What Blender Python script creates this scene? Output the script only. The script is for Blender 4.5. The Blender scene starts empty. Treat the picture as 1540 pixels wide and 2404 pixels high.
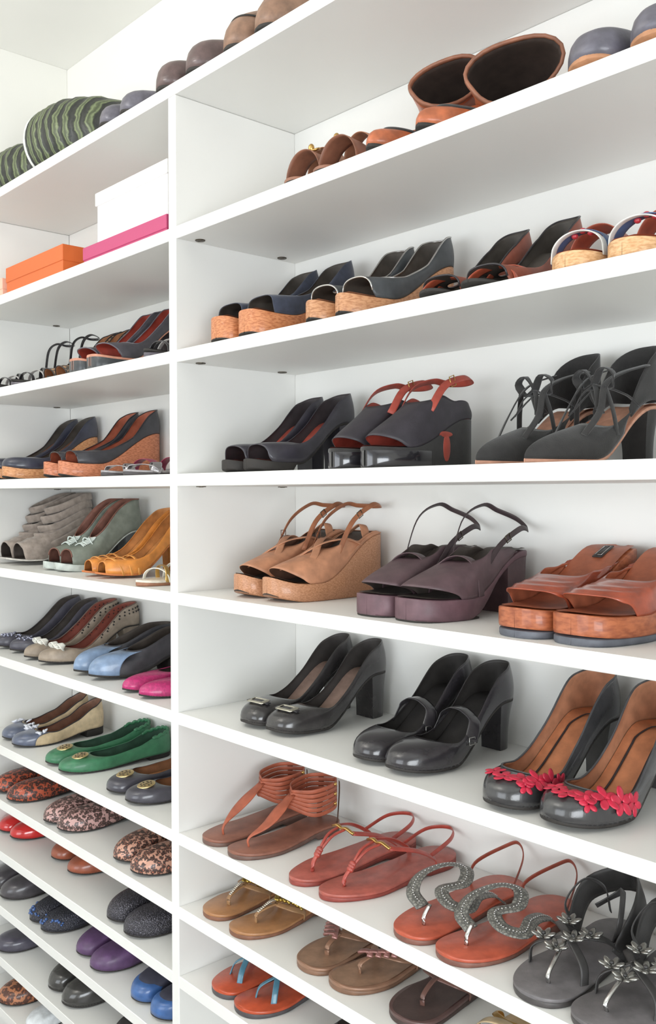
import bpy, math, random
from mathutils import Vector, Matrix
from math import sin, cos, pi, radians, sqrt, exp
random.seed(7)
S = bpy.context.scene
COL = S.collection

# ------------------------------------------------------------------ camera
CZ = 1.60                      # eye height
YAW, PITCH, ROLL, FPX = radians(48.1063), radians(-1.0713), radians(-0.0837), 2189.8
fw = Vector((-sin(YAW)*cos(PITCH), cos(YAW)*cos(PITCH), sin(PITCH)))
rt = Vector((cos(YAW), sin(YAW), 0)); up = rt.cross(fw)
r2 = rt*cos(ROLL)+up*sin(ROLL); u2 = -rt*sin(ROLL)+up*cos(ROLL)
cam = bpy.data.cameras.new('camera'); cam_o = bpy.data.objects.new('camera', cam); COL.objects.link(cam_o)
M = Matrix((r2, u2, -fw)).transposed().to_4x4(); M.translation = Vector((0, -1.05, CZ))
cam_o.matrix_world = M
cam.sensor_fit = 'HORIZONTAL'; cam.sensor_width = 36; cam.lens = 36*FPX/1540; cam.clip_start = .05
S.camera = cam_o

# ------------------------------------------------------------------ light and exposure
W = bpy.data.worlds.new('sky'); S.world = W; W.use_nodes = True
W.node_tree.nodes['Background'].inputs[0].default_value = (.80, .90, 1, 1)
W.node_tree.nodes['Background'].inputs[1].default_value = 1.4
def area(name, loc, look, sx, sy, power, col):
    l = bpy.data.lights.new(name, 'AREA'); l.shape = 'RECTANGLE'; l.size = sx; l.size_y = sy; l.energy = power; l.color = col
    o = bpy.data.objects.new(name, l); COL.objects.link(o); o.location = loc
    o.rotation_euler = (Vector(look)-Vector(loc)).to_track_quat('-Z', 'Y').to_euler(); return o
area('window_daylight', (-1.2, -2.93, 1.40), (-1.4, 0, 1.1), 2.0, 1.4, 21, (.95, .98, 1))
area('added_side_fill', (1.44, -1.75, 1.28), (-1.5, .1, 1.1), 1.7, 1.2, 47, (.93, .97, 1))  # added fill from the right, lifts side panels against the back walls
area('added_ceiling_fill', (-1.9, -1.6, 2.45), (-1.9, -1.4, 3), .6, .6, 19, (1, .975, .94))  # added upward fill to brighten the ceiling, no known lamp there
S.view_settings.view_transform = 'Standard'; S.view_settings.look = 'None'; S.view_settings.gamma = 1
S.view_settings.use_curve_mapping = False
S.view_settings.exposure = 0.30

# ------------------------------------------------------------------ materials
def lin(h):
    h = h.lstrip('#'); v = [int(h[i:i+2], 16)/255 for i in (0, 2, 4)]
    return tuple(x/12.92 if x <= .04045 else ((x+.055)/1.055)**2.4 for x in v)+(1,)
_m = {}
def base(key):
    m = bpy.data.materials.new(key); m.use_nodes = True; nt = m.node_tree
    return m, nt, nt.nodes['Principled BSDF'], nt.nodes.new('ShaderNodeTexCoord')
def ramp(nt, stops, interp='LINEAR'):
    r = nt.nodes.new('ShaderNodeValToRGB'); e = r.color_ramp.elements; r.color_ramp.interpolation = interp
    while len(e) < len(stops): e.new(.5)
    for el, (p, c) in zip(e, stops): el.position = p; el.color = c
    return r
def tone(c, k): return (min(c[0]*k, 1), min(c[1]*k, 1), min(c[2]*k, 1), 1)
def bumpit(nt, b, src, s, dist=.001):
    n = nt.nodes.new('ShaderNodeBump'); n.inputs['Strength'].default_value = s; n.inputs['Distance'].default_value = dist
    nt.links.new(src, n.inputs['Height']); nt.links.new(n.outputs[0], b.inputs['Normal'])
def leather(col, rough=.42, coat=0., var=.22, scale=45, bump=.25, metal=0., sheen=0.):
    k = ('l', col, rough, coat, var, scale, bump, metal, sheen)
    if k in _m: return _m[k]
    m, nt, b, tc = base('leather'); c = lin(col)
    n = nt.nodes.new('ShaderNodeTexNoise'); n.inputs['Scale'].default_value = scale; n.inputs['Detail'].default_value = 5
    nt.links.new(tc.outputs['Object'], n.inputs[0])
    r = ramp(nt, [(.3, tone(c, 1-var)), (.7, tone(c, 1+var))]); nt.links.new(n.outputs[0], r.inputs[0]); nt.links.new(r.outputs[0], b.inputs['Base Color'])
    b.inputs['Roughness'].default_value = rough; b.inputs['Coat Weight'].default_value = coat; b.inputs['Coat Roughness'].default_value = .08
    b.inputs['Metallic'].default_value = metal; b.inputs['Sheen Weight'].default_value = sheen; b.inputs['Sheen Roughness'].default_value = .5
    n2 = nt.nodes.new('ShaderNodeTexNoise'); n2.inputs['Scale'].default_value = scale*8; n2.inputs['Detail'].default_value = 2
    nt.links.new(tc.outputs['Object'], n2.inputs[0]); bumpit(nt, b, n2.outputs[0], bump, .0006)
    _m[k] = m; return m
def suede(col): return leather(col, .85, 0, .25, 60, .5, 0, .25)
def patent(col): return leather(col, .16, .8, .12, 20, .04)
def metalm(col, rough=.28): return leather(col, rough, 0, .1, 80, .1, 1.)
def leopard(basec, midc, spot, scale=95, rough=.45):
    k = ('leo', basec, midc, spot, scale)
    if k in _m: return _m[k]
    m, nt, b, tc = base('leopard_print')
    v = nt.nodes.new('ShaderNodeTexVoronoi'); v.inputs['Scale'].default_value = scale
    ns = nt.nodes.new('ShaderNodeTexNoise'); ns.inputs['Scale'].default_value = 160; nt.links.new(tc.outputs['Object'], ns.inputs[0])
    mx = nt.nodes.new('ShaderNodeMixRGB'); mx.blend_type = 'ADD'; mx.inputs[0].default_value = .012
    nt.links.new(tc.outputs['Object'], mx.inputs[1]); nt.links.new(ns.outputs[1], mx.inputs[2]); nt.links.new(mx.outputs[0], v.inputs[0])
    r = ramp(nt, [(0, lin(midc)), (.18, lin(midc)), (.27, lin(spot)), (.54, lin(spot)), (.62, lin(basec)), (1, lin(basec))])
    nt.links.new(v.outputs['Distance'], r.inputs[0]); nt.links.new(r.outputs[0], b.inputs['Base Color'])
    b.inputs['Roughness'].default_value = rough; b.inputs['Coat Weight'].default_value = .3
    _m[k] = m; return m
def glitter(col, hi, scale=260):
    k = ('gl', col, hi, scale)
    if k in _m: return _m[k]
    m, nt, b, tc = base('glitter_leather')
    v = nt.nodes.new('ShaderNodeTexVoronoi'); v.inputs['Scale'].default_value = scale; nt.links.new(tc.outputs['Object'], v.inputs[0])
    r = ramp(nt, [(0, lin(hi)), (.22, lin(hi)), (.3, lin(col)), (1, lin(col))]); nt.links.new(v.outputs['Distance'], r.inputs[0])
    nt.links.new(r.outputs[0], b.inputs['Base Color']); b.inputs['Roughness'].default_value = .3; b.inputs['Metallic'].default_value = .25
    bumpit(nt, b, v.outputs['Distance'], .8, .002); _m[k] = m; return m
def snake(c1, c2, scale=150):
    k = ('sn', c1, c2, scale)
    if k in _m: return _m[k]
    m, nt, b, tc = base('snakeskin')
    v = nt.nodes.new('ShaderNodeTexVoronoi'); v.feature = 'DISTANCE_TO_EDGE'; v.inputs['Scale'].default_value = scale
    nt.links.new(tc.outputs['Object'], v.inputs[0])
    r = ramp(nt, [(0, lin(c2)), (.08, lin(c2)), (.2, lin(c1)), (1, tone(lin(c1), 1.25))]); nt.links.new(v.outputs[0], r.inputs[0])
    nt.links.new(r.outputs[0], b.inputs['Base Color']); b.inputs['Roughness'].default_value = .4
    bumpit(nt, b, v.outputs[0], .6, .001); _m[k] = m; return m
def cork(col, dark, scale=120):
    k = ('ck', col, dark, scale)
    if k in _m: return _m[k]
    m, nt, b, tc = base('cork_grain')
    mp = nt.nodes.new('ShaderNodeMapping'); mp.inputs['Scale'].default_value = (1, 1, 3.2); nt.links.new(tc.outputs['Object'], mp.inputs[0])
    n = nt.nodes.new('ShaderNodeTexNoise'); n.inputs['Scale'].default_value = scale; n.inputs['Detail'].default_value = 6; nt.links.new(mp.outputs[0], n.inputs[0])
    r = ramp(nt, [(.36, lin(dark)), (.6, lin(col))]); nt.links.new(n.outputs[0], r.inputs[0]); nt.links.new(r.outputs[0], b.inputs['Base Color'])
    b.inputs['Roughness'].default_value = .5; b.inputs['Coat Weight'].default_value = .25; bumpit(nt, b, n.outputs[0], .2); _m[k] = m; return m
def stripes(c1, c2, c3, scale=24, axis=0):
    m, nt, b, tc = base('striped_rib')
    w = nt.nodes.new('ShaderNodeTexWave'); w.bands_direction = 'XYZ'[axis]; w.inputs['Scale'].default_value = scale; w.inputs['Distortion'].default_value = 2.2; w.inputs['Detail'].default_value = 3; w.inputs['Detail Scale'].default_value = 3
    nt.links.new(tc.outputs['Object'], w.inputs[0])
    r = ramp(nt, [(0, lin(c1)), (.42, lin(c1)), (.56, lin(c2)), (.8, lin(c3)), (1, lin(c2))]); nt.links.new(w.outputs[0], r.inputs[0])
    nt.links.new(r.outputs[0], b.inputs['Base Color']); b.inputs['Roughness'].default_value = .45; bumpit(nt, b, w.outputs[0], .9, .004); return m
def paint(name, col, rough=.55, var=.015, scale=3, bump=.03):
    m, nt, b, tc = base(name); c = lin(col)
    n = nt.nodes.new('ShaderNodeTexNoise'); n.inputs['Scale'].default_value = scale; nt.links.new(tc.outputs['Object'], n.inputs[0])
    r = ramp(nt, [(.3, tone(c, 1-var)), (.7, tone(c, 1+var))]); nt.links.new(n.outputs[0], r.inputs[0]); nt.links.new(r.outputs[0], b.inputs['Base Color'])
    b.inputs['Roughness'].default_value = rough
    n2 = nt.nodes.new('ShaderNodeTexNoise'); n2.inputs['Scale'].default_value = 250; nt.links.new(tc.outputs['Object'], n2.inputs[0]); bumpit(nt, b, n2.outputs[0], bump, .001)
    return m
MELA = paint('white_melamine', '#ecebe7', .42); WALL = paint('wall_paint', '#edece6', .8); CEIL = paint('ceiling_paint', '#f2f1ec', .9)
FLOOR = paint('floor_boards', '#827d78', .5, .1, 8); DARKM = metalm('#5a5348', .4)

# ------------------------------------------------------------------ mesh helpers
def mesh(name, verts, faces, mats, parent=None, smooth=True, mi=None, label=None):
    me = bpy.data.meshes.new(name); me.from_pydata([tuple(v) for v in verts], [], faces)
    for m in (mats if isinstance(mats, (list, tuple)) else [mats]): me.materials.append(m)
    if smooth: me.polygons.foreach_set('use_smooth', [True]*len(faces))
    if mi: me.polygons.foreach_set('material_index', mi)
    me.validate(); me.update()
    o = bpy.data.objects.new(name, me); COL.objects.link(o)
    if parent: o.parent = parent
    if label: o['label'] = label
    return o
def boxg(x0, x1, y0, y1, z0, z1, b=.0012):
    # bevelled box: three nested shells of eight corners
    V = []; F = []
    for sx in (0, 1):
        for sy in (0, 1):
            for sz in (0, 1):
                X = (x0, x1)[sx]; Y = (y0, y1)[sy]; Z = (z0, z1)[sz]; dx = b*(1-2*sx); dy = b*(1-2*sy); dz = b*(1-2*sz)
                V += [(X, Y+dy, Z+dz), (X+dx, Y, Z+dz), (X+dx, Y+dy, Z)]
    def i(sx, sy, sz, k): return ((sx*2+sy)*2+sz)*3+k
    for s in (0, 1):
        F += [[i(s, 0, 0, 0), i(s, 1, 0, 0), i(s, 1, 1, 0), i(s, 0, 1, 0)], [i(0, s, 0, 1), i(1, s, 0, 1), i(1, s, 1, 1), i(0, s, 1, 1)], [i(0, 0, s, 2), i(1, 0, s, 2), i(1, 1, s, 2), i(0, 1, s, 2)]]
        for t in (0, 1):
            F += [[i(s, t, 0, 0), i(s, t, 1, 0), i(s, t, 1, 1), i(s, t, 0, 1)], [i(s, 0, t, 0), i(s, 1, t, 0), i(s, 1, t, 2), i(s, 0, t, 2)], [i(0, s, t, 1), i(1, s, t, 1), i(1, s, t, 2), i(0, s, t, 2)]]
            for u in (0, 1): F.append([i(s, t, u, 0), i(s, t, u, 1), i(s, t, u, 2)])
    return V, F
def fixn(o):
    import bmesh
    bm = bmesh.new(); bm.from_mesh(o.data); bmesh.ops.recalc_face_normals(bm, faces=bm.faces); bm.to_mesh(o.data); bm.free()
def box(name, x0, x1, y0, y1, z0, z1, m, parent=None, b=.0012):
    V, F = boxg(x0, x1, y0, y1, z0, z1, b); o = mesh(name, V, F, m, parent, False); fixn(o); return o
def boxes(name, L, m, parent=None, b=.0012):
    V = []; F = []
    for a in L:
        v, f = boxg(*a, b=b); n = len(V); V += v; F += [[q+n for q in g] for g in f]
    o = mesh(name, V, F, m, parent, False); fixn(o); return o
def struct(o): o['kind'] = 'structure'; return o
def empty(name, loc, rz=0, label=None, cat=None, group=None):
    o = bpy.data.objects.new(name, None); o.empty_display_size = .03; COL.objects.link(o); o.location = loc; o.rotation_euler = (0, 0, rz)
    if label: o['label'] = label
    if cat: o['category'] = cat
    if group: o['group'] = group
    return o
def crom(P, n):
    P = [Vector(p) for p in P]; Q = [P[0]*2-P[1]]+P+[P[-1]*2-P[-2]]; out = []
    k = len(P)-1
    for j in range(n+1):
        t = j/n*k; i = min(int(t), k-1); t -= i
        a, b, c, d = Q[i:i+4]
        out.append(.5*((2*b)+(c-a)*t+(2*a-5*b+4*c-d)*t*t+(3*b-a-3*c+d)*t**3))
    return out
def itp(tab, s):
    if s <= tab[0][0]: return tab[0][1]
    for (a, x), (b, y) in zip(tab, tab[1:]):
        if s <= b:
            t = (s-a)/(b-a); t = t*t*(3-2*t)*.5+t*.5; return x+(y-x)*t
    return tab[-1][1]
def sst(a, b, x):
    t = max(0, min(1, (x-a)/(b-a))); return t*t*(3-2*t)
def ribbon_geo(P, w, t, center=None, closed=False, nsec=8):
    # flat strap: w across, t thick; the broad face looks away from `center` (or up)
    n = len(P); V = []; F = []
    for i, p in enumerate(P):
        a = P[(i-1) % n] if (closed or i > 0) else p; b = P[(i+1) % n] if (closed or i < n-1) else p
        T = (b-a).normalized()
        N = (p-Vector(center)) if center is not None else Vector((0, 0, 1))
        N = N-T*N.dot(T)
        if N.length < 1e-6: N = T.orthogonal()
        N.normalize(); B = T.cross(N)
        ww = w(i/(n-1)) if callable(w) else w
        for k in range(nsec):
            an = 2*pi*(k+.5)/nsec; c, s_ = cos(an), sin(an)
            cx = math.copysign(abs(c)**.5, c); sy = math.copysign(abs(s_)**.7, s_)
            V.append(p+B*cx*ww/2+N*sy*t/2)
    m = n if closed else n-1
    for i in range(m):
        for k in range(nsec):
            a = i*nsec+k; b = i*nsec+(k+1) % nsec; c = ((i+1) % n)*nsec+(k+1) % nsec; d = ((i+1) % n)*nsec+k
            F.append([a, b, c, d])
    if not closed: F += [list(range(nsec))[::-1], [(n-1)*nsec+k for k in range(nsec)]]
    return V, F
def lump_geo(c, r, nu=12, nv=7, rot=None):
    V = []; F = []; c = Vector(c)
    for j in range(1, nv):
        for i in range(nu):
            a = 2*pi*i/nu; e = pi*j/nv; p = Vector((r[0]*sin(e)*cos(a), r[1]*sin(e)*sin(a), r[2]*cos(e)))
            V.append(c+(rot @ p if rot else p))
    V += [c+(rot @ Vector((0, 0, r[2])) if rot else Vector((0, 0, r[2]))), c-(rot @ Vector((0, 0, r[2])) if rot else Vector((0, 0, r[2])))]
    for j in range(nv-2):
        for i in range(nu):
            F.append([j*nu+i, j*nu+(i+1) % nu, (j+1)*nu+(i+1) % nu, (j+1)*nu+i][::-1])
    a, b = len(V)-2, len(V)-1
    for i in range(nu): F.append([a, i, (i+1) % nu]); F.append([b, (nv-2)*nu+(i+1) % nu, (nv-2)*nu+i])
    return V, F
def join(L):
    V = []; F = []
    for v, f in L:
        n = len(V); V += list(v); F += [[q+n for q in g] for g in f]
    return V, F
def disc_geo(c, nrm, r, h, n=24, r_in=0):
    R = Vector(nrm).to_track_quat('Z', 'Y').to_matrix(); V = []; F = []; c = Vector(c)
    rs = [(r, 0), (r, h*.7), (r*.93, h), (r_in, h)] if r_in else [(r, 0), (r, h*.7), (r*.93, h)]
    for rr, zz in rs: V += [c+R @ Vector((rr*cos(2*pi*i/n), rr*sin(2*pi*i/n), zz)) for i in range(n)]
    for j in range(len(rs)-1):
        for i in range(n): F.append([j*n+i, j*n+(i+1) % n, (j+1)*n+(i+1) % n, (j+1)*n+i])
    if not r_in: F += [[(len(rs)-1)*n+i for i in range(n)]]
    F.append([i for i in range(n)][::-1])
    return V, F

# ------------------------------------------------------------------ the shoe builder
TOES = dict(round=(.26, 2.25), almond=(.34, 1.75), point=(.46, 1.25), square=(.22, 2.8), oval=(.30, 2.0))
class Shoe:
    def __init__(s, name, X, Y, z, rot, side, label, group, L=.27, W=.041, h=.085, p=.004, toe='round', t=.005, spring=.006, waist=.74, heelw=.76, rise=(.34, .86), cat='shoe'):
        L = min(L, .313-Y)
        s.L, s.W, s.h, s.p, s.toe, s.t, s.spring, s.side, s.waist, s.heelw, s.rise = L, W, h, p, TOES[toe], t, spring, side, waist, heelw, rise
        s.root = empty(name, (X, Y, z+CZ), radians(rot), label, cat, group)
    def w(s, x):
        b = itp([(0, 1), (.3, 1), (.52, s.waist+.06), (.66, s.waist), (.86, s.heelw), (1, s.heelw)], x)
        a, n = s.toe
        if x < a: b *= max(0, 1-(1-x/a)**n)**(1/n)
        if x > .83: b *= max(0, 1-((x-.83)/.17)**2.3)**(1/2.3)
        return s.W*b
    def cx(s, x): return s.side*(-.008*(1-sst(0, .35, x))+.002*sst(.1, .4, x)*(1-sst(.5, .8, x)))
    def zs(s, x):
        return s.p+s.t+s.spring*max(0, 1-x/.22)**2+(s.h-s.p-s.t*0)*sst(s.rise[0], s.rise[1], x)*(1 if s.h > s.p else 0)
    def P(s, x, u=0, dz=0): return Vector((s.cx(x)+u*s.w(x), x*s.L, s.zs(x)+dz))
    def out(s, th): x = (1-cos(th))/2; return x, (1 if th < pi else -1)
    def slab(s, name, m, zb, zt, s0=0, s1=1, k=1.0, n=44, taper=1.0, mats=None, label=None):
        V = []; rows = []
        for i in range(n+1):
            x = s0+(s1-s0)*((1-cos(pi*i/n))/2)**(1.7 if s0 == 0 and i < n/2 else 1) if False else s0+(s1-s0)*(lambda g: g**1.5 if s0 == 0 else g)((1-cos(pi*i/n))/2)
            w = s.w(x)*k
            w = max(w, .0012)
            yy = x*s.L
            b, t_ = zb(x), zt(x); c = s.cx(x)
            rows.append(len(V))
            e = min(.003, max(.0006, (t_-b)*.3))
            V += [(c-w*taper+e*.5, yy, b), (c-w*taper, yy, b+e), (c-w, yy, t_-e*.5), (c-w+.0012, yy, t_), (c+w-.0012, yy, t_), (c+w, yy, t_-e*.5), (c+w*taper, yy, b+e), (c+w*taper-e*.5, yy, b)]
        F = []
        for a, b in zip(rows, rows[1:]):
            for q in range(8): F.append([a+q, a+(q+1) % 8, b+(q+1) % 8, b+q])
        F += [[rows[0]+q for q in range(8)][::-1], [rows[-1]+q for q in range(8)]]
        o = mesh(name, V, F, m, s.root, True, label=label); es(o); return o
    def sole(s, m, name='outsole'): return s.slab(name, m, lambda x: s.zs(x)-s.t if x > .3 else max(s.spring*max(0, 1-x/.22)**2, s.zs(x)-s.t-s.p if s.p > .012 else s.zs(x)-s.t), s.zs, k=.985)
    def platform(s, m, thin=.45):   # forefoot platform under the sole, tapering away into the arch
        s.slab('platform', m, lambda x: s.spring*max(0, 1-x/.22)**2+max(0, s.zs(x)-s.t-s.p*1.0)*sst(.2, .5, x), lambda x: s.zs(x)-s.t*.5, 0, thin+.1)
    def wedge(s, m, k=1.0, s0=0, name='wedge', taper=1.0, gap=0.):
        s.slab(name, m, lambda x: s.spring*max(0, 1-x/.22)**2+gap*exp(-((x-.55)/.12)**2), lambda x: s.zs(x)-.0015, s0, 1, k, 48, taper)
    def insole(s, m, s0=0, k=.93, lift=.0012, name='insole', s1=1., label=None):
        V = []; F = []; n = 28; c = 7
        for i in range(n+1):
            x = s0+(s1-s0)*(1-cos(pi*i/n))/2; x = min(max(x, .004), .996)
            for j in range(c):
                u = -1+2*j/(c-1); V.append((s.cx(x)+u*s.w(x)*k, .0035*(1-2*x)+x*s.L, s.zs(x)+lift+.0018*abs(u)**3*(x > .3)))
        for i in range(n):
            for j in range(c-1): F.append([i*c+j, i*c+j+1, (i+1)*c+j+1, (i+1)*c+j])
        return mesh(name, V, F, m, s.root, label=label)
    def heel(s, m, kind='block', s0=.76, k=.78, lean=0., cap=None, e=1.4):
        # loft the heel seat outline down to the floor
        n = 22; ths = [i/n for i in range(n+1)]; ring = []
        for q in ths:   # right side front to back then left side back to front
            x = s0+(1-s0)*sin(q*pi/2); ring.append((s.cx(x)+s.w(x)*.97, x*s.L, x))
        for q in ths[::-1][1:]:
            x = s0+(1-s0)*sin(q*pi/2); ring.append((s.cx(x)-s.w(x)*.97, x*s.L, x))
        cy = s.L*(.93 if kind != 'stiletto' else .955); m_ = 10; V = []; F = []; N = len(ring)
        for j in range(m_+1):
            g = j/m_; sc = k+(1-k)*g**(1/e if kind == 'flare' else e*2)
            for (x, y, sx) in ring:
                zt = s.zs(sx)-s.t
                V.append((x*sc, cy+(y-cy)*sc+lean*(1-g), zt*g))
        for j in range(m_):
            for i in range(N): F.append([j*N+i, j*N+(i+1) % N, (j+1)*N+(i+1) % N, (j+1)*N+i])
        F += [list(range(N))[::-1], [m_*N+i for i in range(N)]]
        o = mesh('heel', V, F, m, s.root); es(o)
        return o
    def upper(s, m, lining, sv=.27, ht=.03, wall=((0, .043), (.3, .034), (.55, .03), (.8, .045), (1, .06)), peep=None, open=.9, tn=2.4, q=1.25, th=.0014,
              trim=None, trimw=.0018, arc=None, mats=None, back=-.006, beta=None, pleat=0, name='upper', bulge=.0, tw=None, slant=0., side_gap=None, slope=.22):
        N = 88; Mv = 13; V = []; ring = []; full = arc is None
        for i in range(N):
            th_ = 2*pi*i/N
            if arc is not None: th_ = -arc+2*arc*i/(N-1)
            x = (1-cos(th_))/2; sg = 1 if sin(th_) >= 0 else -1
            B = Vector((s.cx(x)+sg*s.w(x)*.985, x*s.L, s.zs(x)-.001))
            xt = sv+(1-sv)*x**q
            cap = (min(1, (xt-sv)/.16)); cap = max(0, 1-(1-cap)**tn)**(1/tn)
            wt = s.w(min(xt, .9985 if x < 1 else 1))*open*cap
            if xt > .9: wt = s.w(xt)*open
            wl = itp(wall, x)
            if tw: wt = wt*(1-tw[1]*sst(0, tw[0], x))
            T = Vector((s.cx(xt)+sg*wt, xt*s.L+back*sst(.7, 1, x), s.zs(xt)+wl+slant*sg*s.side*(1-abs(2*x-1))))
            D = sqrt((T.x-B.x)**2+(T.y-B.y)**2); hz = T.z-B.z; far = min(1, D/.045)
            al = .42*hz*(1-far)+ht*1.15*far
            od = Vector((B.x-s.cx(min(max(x, .2), .85)), B.y-s.L*min(max(x, .2), .85), 0))
            if od.length > 1e-6: od.normalize()
            P1 = B+Vector((0, 0, al))+od*(.003+bulge)
            bt = .4*hz*(1-far) if beta is None else beta*hz
            fl = Vector((B.x-T.x, B.y-T.y, 0))
            P2 = T+fl*(.42 if beta is None else .1)-Vector((0, 0, bt+(slope*.42*hz*far if beta is None else 0)))+od*(.003*(1-far)+bulge)
            v0 = 0
            if peep:
                tt = min(abs(th_), 2*pi-abs(th_))
                if tt < peep[0]: v0 = peep[1]*sqrt(max(0, 1-(tt/peep[0])**2))
            row = []
            for j in range(Mv):
                v = v0+(1-v0)*j/(Mv-1)
                p = B*(1-v)**3+P1*3*v*(1-v)**2+P2*3*v*v*(1-v)+T*v**3
                if pleat: p = p+Vector((0, 0, 1))*pleat*sin(v*38)*(1-abs(2*v-1))
                row.append(p)
            ring.append(row); V += row
        F = []
        for i in range(N if full else N-1):
            for j in range(Mv-1):
                a = i*Mv+j; b = ((i+1) % N)*Mv+j; F.append([a, b, b+1, a+1])
        # inner skin (lining) offset along normals
        NV = len(V); nrm = [Vector() for _ in V]
        for f in F:
            n_ = (V[f[1]]-V[f[0]]).cross(V[f[3]]-V[f[0]])+(V[f[3]]-V[f[2]]).cross(V[f[1]]-V[f[2]])
            for k in f: nrm[k] += n_
        inn = []
        for k in range(NV):
            n_ = nrm[k]; n_ = n_.normalized() if n_.length > 1e-12 else Vector((0, 0, 1)); inn.append(V[k]-n_*th)
        VV = V+inn; FF = list(F)+[[a+NV for a in f[::-1]] for f in F]; mi = [0]*len(F)+[1]*len(F)
        for i in range(N if full else N-1):
            i2 = (i+1) % N; a = i*Mv+Mv-1; b = i2*Mv+Mv-1; FF.append([a, b, b+NV, a+NV]); mi.append(0)
            a = i*Mv; b = i2*Mv; FF.append([b, a, a+NV, b+NV]); mi.append(0)
        if not full:
            for i in (0, N-1):
                for j in range(Mv-1):
                    a = i*Mv+j; FF.append([a, a+1, a+1+NV, a+NV]); mi.append(0)
        o = mesh(name, VV, FF, [m, lining], s.root, True, mi); fixn(o)
        s.ring = ring; s.top = [r[-1] for r in ring]; s.N = N; s.Mv = Mv
        if trim:
            Vt, Ft = ribbon_geo(s.top, trimw*1.6, trimw*1.6, (0, s.L*.6, 0), full); mesh('topline_trim', Vt, Ft, trim, s.root)
        if peep and trim:
            n_ = int(peep[0]/(2*pi)*N); pts = [ring[i % N][0] for i in range(-n_, n_+1)] if full else None
            if pts: mesh('toe_trim', *ribbon_geo(pts, trimw*1.6, trimw*1.6, (0, s.L*.3, 0)), trim, s.root)
        return o
    def surf(s, th, v):     # point and outward normal on the upper
        i = (th/(2*pi)*s.N) % s.N; j = v*(s.Mv-1); i0 = int(i); j0 = min(int(j), s.Mv-2); r = s.ring
        a, b, c = r[i0][j0], r[(i0+1) % s.N][j0], r[i0][j0+1]; fi, fj = i-i0, j-j0
        n_ = (b-a).cross(c-a); n_ = n_.normalized() if n_.length > 1e-12 else Vector((0, 0, 1))
        if n_.z < 0 and v > .2: n_ = -n_
        return a+(b-a)*fi+(c-a)*fj, n_
    def strap(s, pts, w, t, m, name='strap', center=None, n=28, closed=False, label=None):
        P = crom(pts, n)
        if closed: P = P[:-1]
        V, F = ribbon_geo(P, w, t, center, closed); o = mesh(name, V, F, m, s.root, label=label); fixn(o); return o
    def arch(s, x0, x1, hgt, w, m, name='strap', t=.0022, k=1., mid=None, lift=0, flat=.0):
        # band that crosses the foot from its left edge at x0 to its right edge at x1
        pts = []
        for i in range(13):
            a = pi*i/12; x = x0+(x1-x0)*i/12; c = -cos(a)
            if mid is not None: x += (mid-(x0+x1)/2)*sin(a)
            z = hgt*max(0, sin(a))**.75
            pts.append(s.P(x, c*k, lift+z) if i not in (0, 12) else s.P(x, c*k, lift-.004))
        xm = (x0+x1)/2; c0 = s.P(xm, 0, -.01)
        o = s.strap(pts, w, t, m, name, c0, 30); return o
    def sling(s, x0, w, m, top=.055, z0=.01, back=.0, t=.0022, name='sling_strap', hz=.0, out_=1.0, bk=None, drop=.06, skew=0.):
        # loop from the waist on one side, round the back of the heel, to the other side
        A = s.P(x0, -.95, z0); Bp = s.P(x0, .95, z0); zt = s.zs(1)+top; hl = s.w(.82)*out_; pts = []
        half = [(A.x, A.y, A.z), (-hl*1.02, s.L*(x0*.55+.80*.45), A.z+(zt-A.z)*.62+hz*.5), (-hl, s.L*.84+back, zt), (-hl*.80, s.L*.95+back, zt-top*drop*.6), (0, s.L*.99+back*.5, zt-top*drop)]
        pts = [Vector(q) for q in half]+[Vector((-q[0], q[1], q[2])) for q in half[-2::-1]]
        pts = [q-Vector((0, 0, skew*max(-1, min(1, q.x/hl))*(1.4 if q.x > 0 else .6))) if 0 < n_ < len(pts)-1 else q for n_, q in enumerate(pts)]
        P = crom(pts, 48); c = P[40]; T = (P[41]-P[39]).normalized(); Z = Vector((1, 0, 0)).cross(T).normalized(); hw = w*.62
        so = s.strap(pts, w, t, m, name, (0, s.L*.72, zt-top*.7), 52)
        if bk is not None: mesh('buckle', *ribbon_geo([c+Vector((.0015, 0, 0))+T*a_*.006+Z*b_*hw for a_, b_ in ((-1, -1), (1, -1), (1, 1), (-1, 1))], .0022, .0016, c-Vector((.05, 0, 0)), True), bk, so)
        return so
def es(o, a=75):
    me = o.data
    try: me.set_sharp_from_angle(angle=radians(a))
    except Exception: pass
    fixn(o)

# shared leathers
BLK = leather('#2e2b2e', .38, .15); BLKS = suede('#2a2827'); BLKP = patent('#29272b'); TANL = leather('#b4805c', .55); TANI = leather('#a4694a', .6)
BRNI = leather('#6b4a3a', .6); DKI = leather('#4a423c', .65); RUB = leather('#2b2724', .7); SOLT = leather('#8c6446', .55); GOLD = metalm('#c9a464', .3); SILV = metalm('#c7c6c4', .25)
NAVY = leather('#2b3040', .45); CREAM = leather('#d9c4a3', .5); REDI = leather('#a3473a', .5)
shoes = []
def pair(fn, name, desc, where, z, A, B, **kw):
    """two shoes of one pair; A and B are (x, y[, turn]) of the toes; where says what they stand on or beside"""
    for sd, q, tag in ((-1, A, 'left'), (1, B, 'right')):
        if q is None: continue
        lab = f"{tag} of two {desc}{where}"
        s = fn(name, q[0], q[1], z, q[2] if len(q) > 2 else 0, sd, lab, ('pair of '+desc+where) if A and B else None, **kw); shoes.append(s)

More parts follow.
